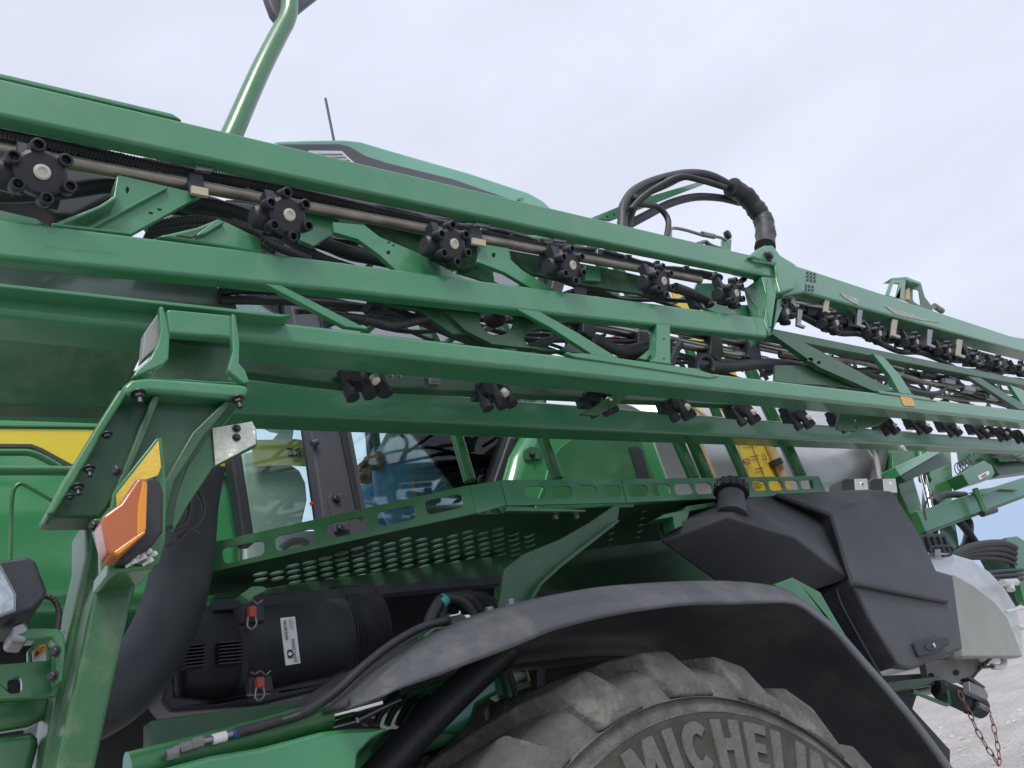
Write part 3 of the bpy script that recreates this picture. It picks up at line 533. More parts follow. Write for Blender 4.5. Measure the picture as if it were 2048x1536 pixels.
# engine bay
poly('engine_bay_wall', [(-200,1180),(1100,1120),(1250,1560),(-200,1560)], 2.45, .05, DARK, T, bevel=0)
dk = tube('intake_duct', [(392,940),(378,1010),(370,1090),(355,1180),(322,1270),(270,1350),(190,1410),(60,1450)], 1.75, 62, DRY, T, n=28)
ax0, ax1 = P(345,1322,1.95), P(735,1268,1.95); R = rad(560,1290,1.95,104); axd = (ax1-ax0).normalized(); AL = (ax1-ax0).length
prof = [(0,R*.8),(.02,R*.88),(AL*.22,R*.88),(AL*.225,R*.96),(AL*.25,R*1.0),(AL*.27,R*.97),(AL*.8,R*.97)]
for i in range(16):
    q = AL*(.8+.2*i/16); prof += [(q,R*.92),(q+AL*.003,R*1.02),(q+AL*.008,R*1.02),(q+AL*.009,R*.92)]
g = G(); g.add(*lathe(ax0, axd, prof+[(AL*1.01,R*.8)], 48)); af = g.build('air_filter_housing', DRY, T, smooth=30)
for i in range(7):
    for x0, x1 in ((372,412),(438,484)):
        y = 1284+i*7+ (6 if x0 < 400 else 0); vs, fs = prism([[P(a,b,1.80) for a, b in [(x0,y),(x1,y-4),(x1,y-1.5),(x0,y+2.5)]]], V((0,.03,0))); link('vent_rib', vs, fs, BLK, af)
lbq = [(561,1236),(590,1233),(601,1326),(572,1331)]
lab = poly('filter_label', lbq, 1.755, .003, PAPER, T, bevel=0)
dn = (P(596,1326,1.75)-P(586,1240,1.75)).normalized(); up = -dn; rt = (P(590,1233,1.75)-P(561,1236,1.75)).normalized()
def vt(nm, s, px, py, h, off=0): text(nm, s, P(px,py,1.752), up, -rt, rad(px,py,1.75,h), BLUSH, lab, off=off)
vt('label_text','AKK40746',577,1280,6.5,.015); vt('label_text','AKK37602',583,1258,3.4); vt('label_text','AKK37603',588,1260,3.4); vt('label_text','JOHN DEERE',594,1324,6,.01); vt('label_text','||||||||||',598,1322,2.5)
poly('label_emblem', rr([(574,1300),(585,1298),(588,1314),(577,1318)],.3), 1.7525, .002, BLUSH, lab, bevel=0)
poly('emblem_mark', [(577,1306),(580,1303),(582,1306),(585,1304),(584,1309),(580,1312),(577,1310)], 1.7505, .001, PAPER, lab, bevel=0)
for x, y in ((505,1224),(521,1366)):
    lt = poly('filter_latch', [(x-24,y-12),(x+24,y-16),(x+28,y+18),(x-20,y+22)], 1.76, .03, BLK, T, bevel=.004)
    poly('red_tab', rr([(x-6,y-12),(x+8,y-13),(x+9,y+8),(x-5,y+10)],.15), 1.74, .02, RED, lt, bevel=.003)
    g = G(); g.add(*sweep(cat([P(a,b,1.745) for a,b in [(x-8,y+10),(x-10,y+28),(x,y+34),(x+8,y+24),(x+6,y+8)]],4,False), .0025, 6)); g.add(*sweep(cat([P(a,b,1.75) for a,b in [(x-20,y-22),(x-10,y-18),(x,y-24),(x+10,y-16),(x+20,y-24)]],4,False), .002, 6)); g.build('latch_wire', ZINC, lt)
poly('filter_mount', [(330,1345),(350,1290),(352,1390),(430,1400),(660,1350),(700,1330),(690,1370),(520,1412),(340,1425),(320,1400)], 1.85, .1, BLK, T, bevel=.01)
# frame, cylinder and hoses low in the middle
cy0, cy1 = P(255,1540,1.42), P(655,1432,1.42)
g = G(); g.add(*lathe(cy0, cy1-cy0, [(0,rad(400,1490,1.42,32)),((cy1-cy0).length,rad(400,1490,1.42,32)),((cy1-cy0).length+.004,rad(400,1490,1.42,26))], 28)); g.build('steering_cylinder', GREEN, T)
tube('cylinder_rod', [(650,1434),(760,1404)], 1.42, 11, CHROME, T)
poly('axle_casting', [(270,1570),(330,1535),(420,1511),(520,1494),(646,1462),(700,1456),(782,1455),(745,1478),(718,1506),(712,1570)], 1.36, .2, GLOSS, T, bevel=.02, seg=4)
poly('frame_rail', [(300,1440),(560,1405),(800,1370),(800,1420),(560,1480),(300,1540)], 1.7, .05, DGREEN, T, bevel=.005)
poly('axle_bracket', [(800,1394),(819,1379),(948,1340),(990,1338),(999,1386),(955,1412),(946,1440),(925,1470),(830,1478),(812,1440),(800,1420)], 1.62, .12, GLOSS, T, bevel=.012, seg=3)
poly('axle_bracket', [(860,1405),(900,1395),(912,1440),(880,1460),(850,1440)], 1.60, .03, GREEN, T, bevel=.01)
poly('axle_bracket', [(780,1455),(930,1462),(900,1490),(840,1510),(790,1570),(730,1570),(740,1500)], 1.60, .1, GREEN, T, bevel=.012)
poly('kingpin_plate', [(992,1338),(1050,1336),(1062,1372),(1040,1380),(1020,1400),(1000,1388)], 1.7, .05, GREEN, T, bevel=.006, holes=[rr([(1026,1342),(1048,1340),(1056,1362),(1032,1366)],.15)])
g = G(); g.add(*boxv(P(1046,1355,1.74), .035, .02, .03)); g.build('brass_fitting', mat('brass', (.55,.36,.06), .35, metal=.6), T, bevel=.003)
tube('brake_pipe', [(1015,1338),(1024,1362),(1032,1395)], 1.68, 6, GREY, T)
tube('fender_strut', [(1010,1300),(940,1362),(850,1450),(730,1580)], 1.5, 34, BLK, T, n=24)
tube('hydraulic_hose', [(470,1466),(540,1447),(610,1424),(670,1385),(730,1330),(790,1284),(850,1252),(900,1242),(950,1238),(990,1250)], 1.38, 8.5, HOSE, T)
tube('hydraulic_hose', [(680,1392),(720,1368),(770,1320),(820,1282),(870,1256),(900,1235)], 1.46, 9, HOSE, T)
f1 = tube('hose_fitting', [(338,1520),(350,1500),(372,1492),(400,1484),(428,1478),(470,1466)], 1.38, 7, ZINC, T)
for x, y, r in ((372,1493,10),(395,1485,11),(345,1508,12)):
    g = G(); g.add(*lathe(P(x,y,1.38), P(430,1478,1.38)-P(372,1493,1.38), [(-.01,rad(x,y,1.38,r)),(.008,rad(x,y,1.38,r))], 6)); g.build('fitting_nut', ZINC, f1)
tube('hose_tag', [(425,1479),(452,1472)], 1.38, 10, PAPER, T); tube('blue_hose_band', [(466,1468),(484,1463)], 1.38, 9.6, BLUE, T)
tube('hose_fitting', [(604,1438),(612,1428),(640,1414),(672,1398)], 1.44, 7.5, BOLT, T)
tube('hose_tag', [(668,1399),(684,1390)], 1.46, 10, PAPER, T); tube('red_hose_band', [(692,1386),(706,1378)], 1.46, 10, RED, T)
a_ = P(566,1440,1.365); b_ = P(606,1427,1.365); text('hose_print', 'AKK45342 A', a_, (b_-a_).normalized(), V((0,0,1)), rad(580,1430,1.37,5), LGREY, T)
for i, (a, b, c) in enumerate([(872,1250,0),(890,1248,.03),(908,1246,.06),(925,1248,.1)]):
    tube('looped_hose', [(a-20,b+20),(a-8,b-20),(a+12,b-50),(a+45,b-50),(a+72,b-25),(a+88,b+15)], 1.6+c, 12, HOSE, T)
tube('teal_band', [(880,1208),(889,1198)], 1.6, 13.5, TEAL, T)
poly('hose_guide', [(848,1268),(866,1254),(934,1243),(938,1247),(872,1260),(858,1270),(866,1300),(858,1302)], 1.38, .03, GREEN, T, bevel=.002)
poly('hose_clamp', [(903,1228),(925,1226),(932,1232),(932,1248),(905,1250)], 1.36, .03, BOLT, T, bevel=.003); tube('white_band', [(928,1240),(937,1239)], 1.38, 9.5, WHITE, T)
tube('small_bracket_wire', [(900,1232),(918,1228),(919,1222)], 1.355, 1.5, WHITE, T)
for i in range(5):
    x = 730+i*22; tube('valve_hose', [(x,1450),(x+8,1430),(x+26,1405),(x+40,1395)], 1.58, 7, BOLT if i % 2 else HOSE, T)
tube('valve_hose', [(715,1440),(760,1418),(800,1400)], 1.56, 6, ZINC, T)
# ---------------------------------------------------------------- walkway
Yw = 1.55
z0 = P(928,1032,Yw).z
pa, pb_ = P(940,1026,Yw), PZ(425,1143,z0); nA = (pa-pb_).cross(V((0,0,1))).normalized()
def S3(*q): return [(400-20+a/3.0118, 760+b/3.0118) for a, b in q]
sl = [S3((190,1012),(445,965),(450,1050),(205,1110)),S3((510,942),(755,892),(765,985),(520,1035)),S3((820,867),(1055,820),(1068,905),(840,957)),S3((1125,797),(1355,752),(1362,835),(1140,885)),S3((1412,727),(1635,685),(1650,765),(1430,815))]
poly('walkway_edge_rail', [(380,1095),(423,1085),(938,970),(952,1026),(425,1143),(380,1152)], 0, .006, GREEN, T, holes=[rr(q) for q in sl], bevel=.002, plane=(pa, nA))
poly('walkway_corner', [(939,970),(1001,960),(1014,1011),(953,1028)], Yw-.003, .012, BOOM, T, bevel=.004)
def Q4(a, b, c, d): return [(980+a/3.0118,700+b/3.0118),(980+(c-8)/3.0118,700+b/3.0118-1),(980+(c+6)/3.0118,700+d/3.0118-1),(980+(a+12)/3.0118,700+d/3.0118)]
poly('walkway_side_rail', [(1001,960),(1241,958),(1252,1005),(1014,1011)], Yw, .006, BOOM, T, holes=[rr(Q4(*q)) for q in [(205,820,340,898),(370,820,495,893),(525,815,645,890),(672,815,790,888)]], bevel=.002)  # lighter green carries the sunlit tone of this side
poly('walkway_side_rail', [(1243,958),(1636,952),(1647,988),(1254,1005)], Yw, .006, BOOM, T, holes=[rr(Q4(*q)) for q in [(832,812,955,885),(972,808,1090,878),(1107,803,1220,872),(1232,800,1340,868),(1355,797,1450,862),(1470,793,1560,856),(1575,790,1665,850),(1675,788,1765,848),(1772,786,1860,843),(1867,784,1950,838)]], bevel=.002)
poly('rail_end_flange', [(1636,952),(1640,956),(1655,990),(1647,990)], Yw+.0, .05, GREEN, T, bevel=.002)
poly('walkway_lip', [(1014,1012),(1172,1020),(1172,1023),(1012,1022)], Yw-.01, .02, GREEN, T, bevel=.001)
# perforated floor: round holes through a real plate
hol = []
top = [(505,1152),(560,1138),(620,1122),(690,1104),(755,1088),(821,1072),(860,1076),(985,1058),(1010,1056),(1060,1072),(1100,1068)]
bot = [(505,1160),(570,1166),(606,1168),(712,1155),(880,1130),(995,1118),(1030,1112),(1100,1082)]
def itp(t, x):
    for (a, b), (c, d) in zip(t, t[1:]):
        if a <= x <= c: return b+(d-b)*(x-a)/(c-a)
    return t[-1][1]
hr = .0195
i = 0; x = 522.0
while x < 1085:
    sp = 34-(x-520)*.0085; k = 11.2-(x-520)*.0022; y = itp(bot, x)-2-(i % 2)*k*.5
    while y > itp(top, x)-1:
        c = PZ(x+(itp(bot, x)-y)*-.12, y, z0+.002); hol.append([c+V((hr*math.cos(q*math.pi/5), hr*math.sin(q*math.pi/5), 0)) for q in range(10)]); y -= k
    x += sp; i += 1
for x, y in [(1224,1054),(1223,1067),(1222,1079),(1221,1090),(1288,1023),(1285,1037),(1282,1050),(1280,1063),(1276,1075)]:
    c = PZ(x, y, z0+.002); hol.append([c+V((.012*math.cos(q*math.pi/5), .012*math.sin(q*math.pi/5), 0)) for q in range(10)])
o1, o2 = PZ(428,1143,z0+.002), PZ(940,1030,z0+.002); o3 = V((P(1640,985,Yw).x, Yw+.012, z0+.002)); o4 = V((P(1014,1010,Yw).x, Yw+.012, z0+.002))
inn = 2.04
loops = [[o1, o2, o4, o3, V((o3.x, inn, z0+.002)), V((o1.x-.05, inn, z0+.002))]] + hol
vs, fs = prism(loops, V((0,0,.005))); link('walkway_floor', vs, fs, DGREEN, T)
poly('walkway_back_panel', [(430,1190),(1010,1110),(1005,1160),(800,1180),(690,1190),(640,1185),(430,1215)], 1.95, .03, DGREEN, T, bevel=.003)
poly('walkway_crossbar', [(430,1196),(1004,1150),(1004,1168),(800,1186),(700,1200),(430,1222)], 1.85, .04, BLK, T, bevel=.004)
poly('walkway_tab', [(480,1190),(505,1172),(530,1172),(534,1182),(512,1192),(500,1202)], 1.6, .03, GREEN, T, bevel=.003)
poly('walkway_support', [(1233,1008),(1270,1008),(1268,1014),(1240,1015),(1236,1038),(1186,1076),(1122,1126),(1080,1165),(1052,1215),(1040,1260),(990,1260),(1000,1200),(1008,1138),(1046,1108),(1120,1078),(1180,1044)], Yw-.03, .012, DGREEN, T, bevel=.003)
poly('walkway_support_flange', [(1186,1076),(1236,1038),(1240,1042),(1190,1082),(1126,1132),(1084,1170),(1056,1218),(1050,1216),(1080,1165),(1122,1126)], Yw-.06, .07, DGREEN, T, bevel=.002)
poly('chassis_panel', [(1000,1020),(1700,1000),(1700,1300),(1000,1300)], 2.14, .04, DGREEN, T, bevel=.004)
for x, y in ((1110,1033),(1152,1032)): bolt(P(x,y,Yw+.02), V((0,-.2,-1)), .009, T, m=ZINC)
poly('tank_bracket', [(1308,1040),(1328,1028),(1368,1020),(1374,1012),(1430,1004),(1432,1012),(1380,1022),(1372,1050),(1350,1058),(1346,1034)], Yw-.02, .05, GREEN, T, bevel=.003)
# hand-rail posts
for a, b, r in [((835,600),(940,962),13),((945,480),(1115,958),13),((1180,480),(1388,957),12),((1213,480),(1416,957),12),((1318,560),(1488,955),10),((1500,740),(1602,954),13)]:
    tube('guard_rail_post', [(a[0],a[1],1.63), (b[0],b[1],1.63)], 1.63, r, GREEN, T)
poly('post_gusset', [(1508,862),(1600,866),(1590,890),(1560,893),(1545,890),(1530,872)], 1.6, .01, GREEN, T, bevel=.003, smooth=3)
tube('guard_top_rail', [(835,602,1.63),(950,484,1.63)], 1.63, 10, GREEN, T)
tube('guard_top_rail', [(945,482,1.63),(1213,482,1.63)], 1.63, 10, GREEN, T)
# ---------------------------------------------------------------- cab
rf = poly('cab_roof', [(540,287),(553,279),(610,277),(686,276),(722,280),(775,296),(938,343),(1058,383),(1086,399),(1113,424),(1130,460),(540,420)], 2.0, 1.7, mat('glare_pale_roof', (.15,.39,.27), .3, coat=.5, var=.04, nscale=2), T, bevel=.022, seg=4)  # roof green lightened, glare put into the colour
poly('roof_trim', [(552,286),(679,286),(699,291),(732,310),(772,323),(905,356),(1028,399),(1090,422),(1100,450),(552,420)], 1.985, .03, GREY, rf, bevel=.01, seg=3)
rl = poly('roof_light', [(618,300),(684,301),(716,331),(700,350),(600,330)], 1.975, .02, WHITE, rf, bevel=.004)
for i in range(4): poly('light_louvre', [(634+i*6,307+i*6),(684+i*7,307+i*6),(686+i*7,309+i*6),(636+i*6,309+i*6)], 1.972, .003, ZINC, rl, bevel=0)
tubew('antenna', [P(651,197,2.6), P(668,282,2.6)], rad(660,240,2.6,2.6), BOLT, T, n=8)
YG = 2.08
poly('cab_pillar', [(544,360),(608,360),(699,835),(736,1030),(748,1100),(660,1110),(646,1032),(616,831)], YG-.05, .07, GREY, T, bevel=.008, seg=3)
poly('pillar_channel', [(592,360),(604,360),(690,835),(726,1030),(716,1030),(676,835)], YG-.06, .02, BLK, T, bevel=.004)
poly('pillar_patch', [(656,992),(684,986),(700,1060),(670,1064)], YG-.058, .012, GREY, T, bevel=.003)
for x, y in ((642,839),(671,999),(680,1058)): boltp(x, y, YG-.055, 7, T)
tube('pillar_knob', [(624,888),(634,884)], YG-.06, 7, GREY, T)
poly('door_seal', [(428,780),(452,780),(484,905),(512,1085),(488,1085),(462,912)], YG-.02, .06, BLK, T, bevel=.008)
poly('front_side_window', [(452,400),(560,400),(640,835),(662,1040),(662,1056),(502,1066),(484,905)], YG, .006, GLASS, T, bevel=0)
poly('door_window', [(608,400),(1120,440),(1110,600),(1075,750),(1040,860),(1000,980),(992,1045),(736,1048),(700,835)], YG, .006, GLASS, T, bevel=0)
poly('upper_reflection_pane', [(560,410),(1080,440),(1075,600),(1040,760),(690,760),(600,600)], YG-.012, .004, glass('sky_reflection_glass', (.55,.66,.70), .38), T, bevel=0)  # added pane, extra gloss for the sky reflection in the upper glass
poly('rear_cab_pillar', [(1120,500),(1150,500),(1110,640),(1070,770),(1046,850),(1022,915),(1003,985),(996,1050),(972,1050),(982,980),(1020,870),(1050,780),(1088,640)], YG-.05, .08, BLK, T, bevel=.01, seg=3)
poly('inner_trim_bar', [(1035,760),(1050,764),(1018,850),(962,985),(945,985),(1000,860)], 2.35, .04, BLK, T, bevel=.008)
poly('inner_trim_bar', [(1060,780),(1075,784),(1010,930),(985,985),(966,985),(1010,890)], 2.45, .03, LGREY, T, bevel=.008)
poly('door_handle', [(945,884),(958,870),(978,874),(990,862),(998,880),(998,898),(975,912),(950,905)], 2.3, .05, BLK, T, bevel=.01)
poly('white_note', [(984,878),(1010,868),(1024,885),(1018,896),(996,900)], 2.28, .002, PAPER, T, bevel=0)
poly('cab_sill', [(490,1062),(1010,1052),(1010,1120),(490,1190)], 2.20, .05, mat('sky_sheen_mint', (.80,.92,.84), .3, var=.05, coat=.5), T, bevel=.01)  # sky reflection on green put into the pale mint colour
poly('cab_floor', [(490,1085),(1010,1065),(1010,1100),(490,1130)], 2.26, 1.4, DARK, T, bevel=.01)
# far side of the cab: pillars standing beyond, a window reflection built as a panel, a seat
poly('far_cab_pillar', [(725,700),(742,700),(775,1010),(752,1012)], 3.55, .06, BLK, T, bevel=.005)
poly('far_cab_pillar', [(1060,500),(1100,500),(1090,960),(1040,960)], 3.5, .06, BLK, T, bevel=.005)
for y in (880, 925): poly('far_blind_slat', [(738,y),(757,y-3),(760,y+8),(741,y+11)], 3.5, .01, BLK, T, bevel=.001)
con = poly('reflection_panel', [(484,905),(520,898),(545,880),(560,862),(570,855),(590,858),(586,880),(578,925),(600,940),(612,965),(615,1000),(606,1040),(610,1110),(500,1110)], 2.5, .06, SAGE, T, bevel=.01, seg=3)  # outline of a window reflection, modelled as a solid panel behind the glass
yb = poly('reflected_yellow_band', [(503,880),(590,878),(640,884),(640,934),(578,930),(508,933)], 2.47, .004, mat('reflected_yellow', (.50,.44,.12), .5), con, bevel=0)  # reflected yellow stripe modelled as a flat band
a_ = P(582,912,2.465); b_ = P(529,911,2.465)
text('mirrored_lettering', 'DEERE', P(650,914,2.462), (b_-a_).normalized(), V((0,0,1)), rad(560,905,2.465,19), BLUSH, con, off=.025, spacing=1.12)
poly('reflected_sleeve', [(525,818),(600,820),(598,842),(590,858),(552,852),(532,842)], 2.46, .06, mat('reflected_lilac_grey', (.42,.42,.47), .8, bump=.5), con, bevel=.008)  # sleeve reflected in the window, added as a solid shape
poly('small_red_sticker', [(622,1003),(628,1000),(632,1005),(627,1008),(622,1012),(619,1006)], YG-.003, .002, RED, T, bevel=0)
tube('coiled_tube', [(562,1098),(580,1085),(600,1082),(615,1090)], 2.2, 8, LGREY, T, corr=.014)
st_ = poly('driver_seat', [(840,965),(900,950),(960,940),(1020,935),(1020,1010),(960,1030),(850,1030),(830,985)], 2.86, .3, mat('seat_fabric', (.34,.37,.31), .9), T, bevel=.03, seg=3)
poly('seat_back', [(1015,925),(1030,870),(1056,770),(1080,700),(1110,700),(1096,790),(1070,880),(1050,940)], 2.6, .46, MATS['seat_fabric'], st_, bevel=.03, seg=3)
# green cab rear fairing
fr = poly('rear_fairing', [(1008,1020),(1016,965),(1032,905),(1060,853),(1110,815),(1180,800),(1240,805),(1290,830),(1315,870),(1348,962),(1362,1030)], 1.98, .15, GLOSS, T, bevel=.06, seg=6)
poly('fairing_reflection_arch', cat([V(p) for p in [(1085,1040),(1090,965),(1112,905),(1165,868),(1262,860),(1298,925),(1312,1040)]],3), 1.972, .012, MATS['green_paint'], fr, bevel=.004)  # arched crease; the darker reflection inside it is put into the colour
poly('fairing_slot', [(1259,894),(1276,893),(1284,898),(1302,965),(1280,965)], 1.965, .012, BLK, fr, bevel=.002)
poly('fairing_bolt_pad', rr([(1048,900),(1062,892),(1085,896),(1082,918),(1052,920)],.12), 1.97, .01, GREEN, fr, bevel=.003); boltp(1064,910,1.968,5,T)
# ---------------------------------------------------------------- solution tank and level gauge
tx0, tx1 = P(1345,930,2.35).x, P(1722,930,2.35).x; TR = .70; tc_ = V((0, 2.9, P(1500,812,2.75).z-TR+.02))
pr = [(0,.05),(0,TR*.9),(.06,TR*.985),(.14,TR),(tx1-tx0-.14,TR),(tx1-tx0-.06,TR*.97),(tx1-tx0,TR*.86),(tx1-tx0+.03,TR*.5)]
g = G(); g.add(*lathe(V((tx0,tc_.y,tc_.z)), V((1,0,0)), pr, 56)); g.build('solution_tank', mat('brushed_tank_steel', (.50,.50,.49), .28, metal=.75, var=.1, nscale=3), T)
tubew('tank_edge_strap', [V((tx0+.35, tc_.y+ (TR+.006)*math.cos(a), tc_.z+(TR+.006)*math.sin(a))) for a in [math.radians(d) for d in range(120, 260, 10)]], .012, TAN, T)
gp = poly('level_gauge', [(1341,578),(1402,586),(1420,628),(1536,890),(1578,1005),(1522,1005),(1468,870)], 1.9, .01, GAUGE, T, bevel=.002)
ga, gb_ = P(1495,872,1.89), P(1534,968,1.89); tubew('gauge_line', [P(1380,610,1.893), ga, gb_], .0022, BLUSH, gp, n=6)
for i in range(15):
    t = i/14; x = 1395+(1545-1395)*t; y = 640+(985-640)*t; x = 1391+.385*(y-620)+6; l = 8 if i % 5 else 14
    vs, fs = prism([[P(a,b,1.892) for a, b in [(x-l,y+2),(x+l,y-1),(x+l,y+.6),(x-l,y+3.6)]]], V((0,.002,0))); link('gauge_tick', vs, fs, BLUSH, gp)
for s, x, y in (('600',1437,824),('500',1467,886),('400',1487,931),('300',1507,979),('15',1525,921),('30',1410,748),('20',1483,818)):
    o_ = P(x,y,1.888); text('gauge_numeral', s, o_, (P(x+20,y-4,1.888)-o_).normalized(), (P(x-4,y-12,1.888)-o_).normalized(), rad(x,y,1.89,15), BLUSH, gp, off=.01)
tube('sight_tube', [(1520,850,1.88),(1545,905,1.88),(1585,1000,1.88)], 1.88, 10, TAN, T); tube('sight_tube_clip', [(1549,921),(1554,931)], 1.875, 14, BLK, T)
tube('tan_tank_pipe', [(1385,868,1.95),(1425,965,1.95)], 1.95, 12, TAN, T)
# white drum with the danger sticker
g = G(); g.add(*lathe(P(1250,700,1.95), V((0,-1,0)), [(0,.10),(.12,.11),(.15,.105),(.155,.09)], 28)); dr = g.build('white_canister', WHITE, T)
ds = poly('danger_label', [(1211,680),(1230,671),(1240,674),(1249,692),(1240,706),(1216,696)], 1.78, .003, RED, dr, bevel=0)
poly('danger_label_field', [(1217,684),(1238,677),(1245,692),(1237,702),(1219,695)], 1.777, .002, PAPER, dr, bevel=0)
poly('danger_pictogram', [(1226,682),(1232,684),(1240,681),(1237,687),(1243,695),(1235,691),(1229,698),(1229,689),(1224,686)], 1.775, .001, RED, dr, bevel=0)
text('danger_text', 'DANGER', P(1214,684,1.776), (P(1236,673,1.776)-P(1214,684,1.776)).normalized(), V((0,0,1)), rad(1220,680,1.78,4), PAPER, dr)
# ---------------------------------------------------------------- black moulded tank
def pl3(a, b, c):
    a, b, c = P(*a), P(*b), P(*c); return (a, (b-a).cross(c-a).normalized())
def shell(name, vts, faces, depth, m, parent, bevel=.012, seg=4):
    """faceted front (vertices: photo px, py and own distance Y) closed at the back"""
    vs = [(P(*v) if not isinstance(v[2], tuple) else PP(v[0], v[1], *v[2])) for v in vts]; n = len(vs); bk = [v+(depth if isinstance(depth, Vector) else V((0,depth,0))) for v in vs]; fs = list(faces)
    from collections import Counter
    E_ = Counter(frozenset((f[i], f[(i+1) % len(f)])) for f in faces for i in range(len(f)))
    for f in faces:
        fs.append(tuple(i+n for i in reversed(f)))
        for i in range(len(f)):
            a, b = f[i], f[(i+1) % len(f)]
            if E_[frozenset((a, b))] == 1: fs.append((a, b, b+n, a+n))
    return link(name, vs+bk, fs, m, parent, bevel=bevel, seg=seg)
LOWP = pl3((1457,1034,1.40),(1698,1158,1.40),(1322,1086,1.60)); UPP = pl3((1457,1034,1.40),(1592,1074,1.37),(1553,989,1.58))
lt_ = shell('fuel_tank', [(1311,1052,1.60),(1369,1028,1.60),(1413,1006,1.60),(1457,1034,1.40),(1592,1074,LOWP),(1650,1048,1.46),(1553,989,UPP),(1500,997,UPP),(1698,1158,LOWP),(1621,1183,LOWP),(1521,1176,LOWP),(1435,1166,LOWP),(1322,1086,LOWP)],
     [(0,1,3,12),(1,2,3),(2,7,3),(7,6,5,4,3),(4,5,8),(3,4,8,9,10,11,12)], V((.30,.10,.05)), TANKM, T)
n0, n1 = P(1463,1020,1.46), P(1463,1020,1.46)+V((.66,.0,1)).normalized()*.088; nr = rad(1470,1000,1.46,27); nl = (n1-n0).length
g = G(); g.add(*lathe(n0-(n1-n0)*.25, n1-n0, [(0,nr*1.1),(nl*.7,nr*.98),(nl*1.0,nr*.94)], 32)); g.build('filler_neck', TANKM, lt_)
g = G(); g.add(*lathe(n1-(n1-n0)*.18, n1-n0, [(0,nr*1.12),(0,nr*1.26),(nl*.34,nr*1.22),(nl*.42,nr*1.1),(nl*.44,nr*.8),(nl*.36,nr*.75),(nl*.36,.001)], 36))
x_, y_, d_ = frame(n1-n0)
for i in range(14):
    a = 2*math.pi*i/14; e = x_*math.cos(a)+y_*math.sin(a); g.add(*sweep([n1-(n1-n0)*.16+e*nr*1.24, n1+(n1-n0)*.18+e*nr*1.2], nr*.12, 6))
g.build('filler_cap', BLK, T, smooth=35)
dt = shell('rear_side_tank', [(1552,988,1.52),(1660,1025,1.40),(1786,983,1.46),(1735,979,1.56),(1840,1069,1.45),(1872,1140,1.44),(1890,1200,1.43),(1702,1160,1.38),(1926,1300,1.46),(1822,1341,1.42),(1802,1334,1.40),(1738,1233,1.40),(1643,1182,1.52),(1742,1352,1.52),(1906,1150,1.50)],
     [(0,1,2,3),(1,7,6,5,4,2),(7,11,10,9,8,6),(7,12,13,10,11),(5,6,8,14)], V((.10,.16,.03)), TANKM, T, bevel=.014)
tubew('tank_seam', [P(1552,990,1.515), P(1655,1030,1.40), P(1664,1044,1.392), P(1700,1158,1.375), P(1716,1168,1.375), P(1892,1203,1.425)], .010, BLK, dt, n=12)
tubew('tank_groove', [P(1672,1178,1.44), P(1690,1225,1.44), P(1760,1350,1.45)], .006, BLK, dt, n=8)
la = poly('tank_latch', [(1828,1286),(1890,1271),(1899,1275),(1900,1290),(1848,1312),(1838,1312)], 1.40, .04, BLK, dt, bevel=.006, seg=3)
poly('latch_recess', ell(1868,1291,17,9,16,-.2), 1.397, .002, DRY, dt, bevel=0); 
g = G(); g.add(*lathe(P(1866,1291,1.395), V((0,-1,0)), [(0,.008),(.006,.008),(.008,.003)], 12)); g.build('latch_screw', CHROME, T)
poly('side_bracket_panel', [(1548,1168),(1585,1154),(1596,1160),(1641,1184),(1669,1233),(1742,1352),(1768,1376),(1726,1330),(1682,1280),(1630,1232),(1598,1208),(1566,1186)], 1.345, .03, GREEN, T, bevel=.004)
# white rinse tank
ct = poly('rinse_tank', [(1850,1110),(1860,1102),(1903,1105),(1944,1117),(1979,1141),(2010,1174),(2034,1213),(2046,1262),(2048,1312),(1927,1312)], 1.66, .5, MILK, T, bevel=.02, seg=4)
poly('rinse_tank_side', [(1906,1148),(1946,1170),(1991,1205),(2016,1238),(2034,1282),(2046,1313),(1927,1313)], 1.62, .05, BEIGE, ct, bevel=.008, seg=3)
for a, b, c, d in ((1855,1062,1903,1102),):
    fl = poly('ribbed_flap', [(1838,1069),(1890,1066),(1908,1098),(1900,1108),(1862,1108)], 1.7, .05, BLK, T, bevel=.006)
    for i in range(4): tube('flap_rib', [(1852+i*12,1074),(1862+i*12,1102)], 1.695, 3, DRY, fl, n=8)
tube('tank_handle', [(1860,1104),(1866,1094),(1895,1092),(1906,1100),(1900,1110),(1885,1112)], 1.64, 2.6, BLK, T, n=8)
poly('handle_block', [(1870,1098),(1882,1098),(1883,1112),(1870,1112)], 1.63, .03, ZINC, T, bevel=.002)
for pts, r in (([(2005,1166),(2032,1164)],7),([(2018,1166),(2022,1180)],8),([(2012,1224),(2060,1212)],3),([(2036,1254),(2070,1256)],5)):
    tube('white_fitting', pts, 1.6, r, WHITE, T)
tube('white_elbow', [(1985,1333),(2000,1334),(2008,1328),(2007,1316)], 1.7, 6, WHITE, T); tube('drain_hose', [(1958,1335),(1985,1333)], 1.7, 3, HOSE, T); tube('drain_hose', [(1965,1330),(1985,1314)], 1.7, 3, HOSE, T)
for x in (1684, 1741):
    wl = poly('rear_work_light', [(x,962),(x+6,956),(x+42,955),(x+52,966),(x+56,1000),(x,1000)], 1.75, .08, BLK, T, bevel=.01, seg=3)
    poly('light_lens', [(x+26,958),(x+50,957),(x+54,985),(x+28,985)], 1.744, .005, WHITE, wl, bevel=.001)
    g = G(); g.add(*lathe(P(x+40,968,1.744), V((0,-1,0)), [(0,.012),(.003,.010),(.003,.001)], 14)); g.build('light_bulb', CHROME, wl)
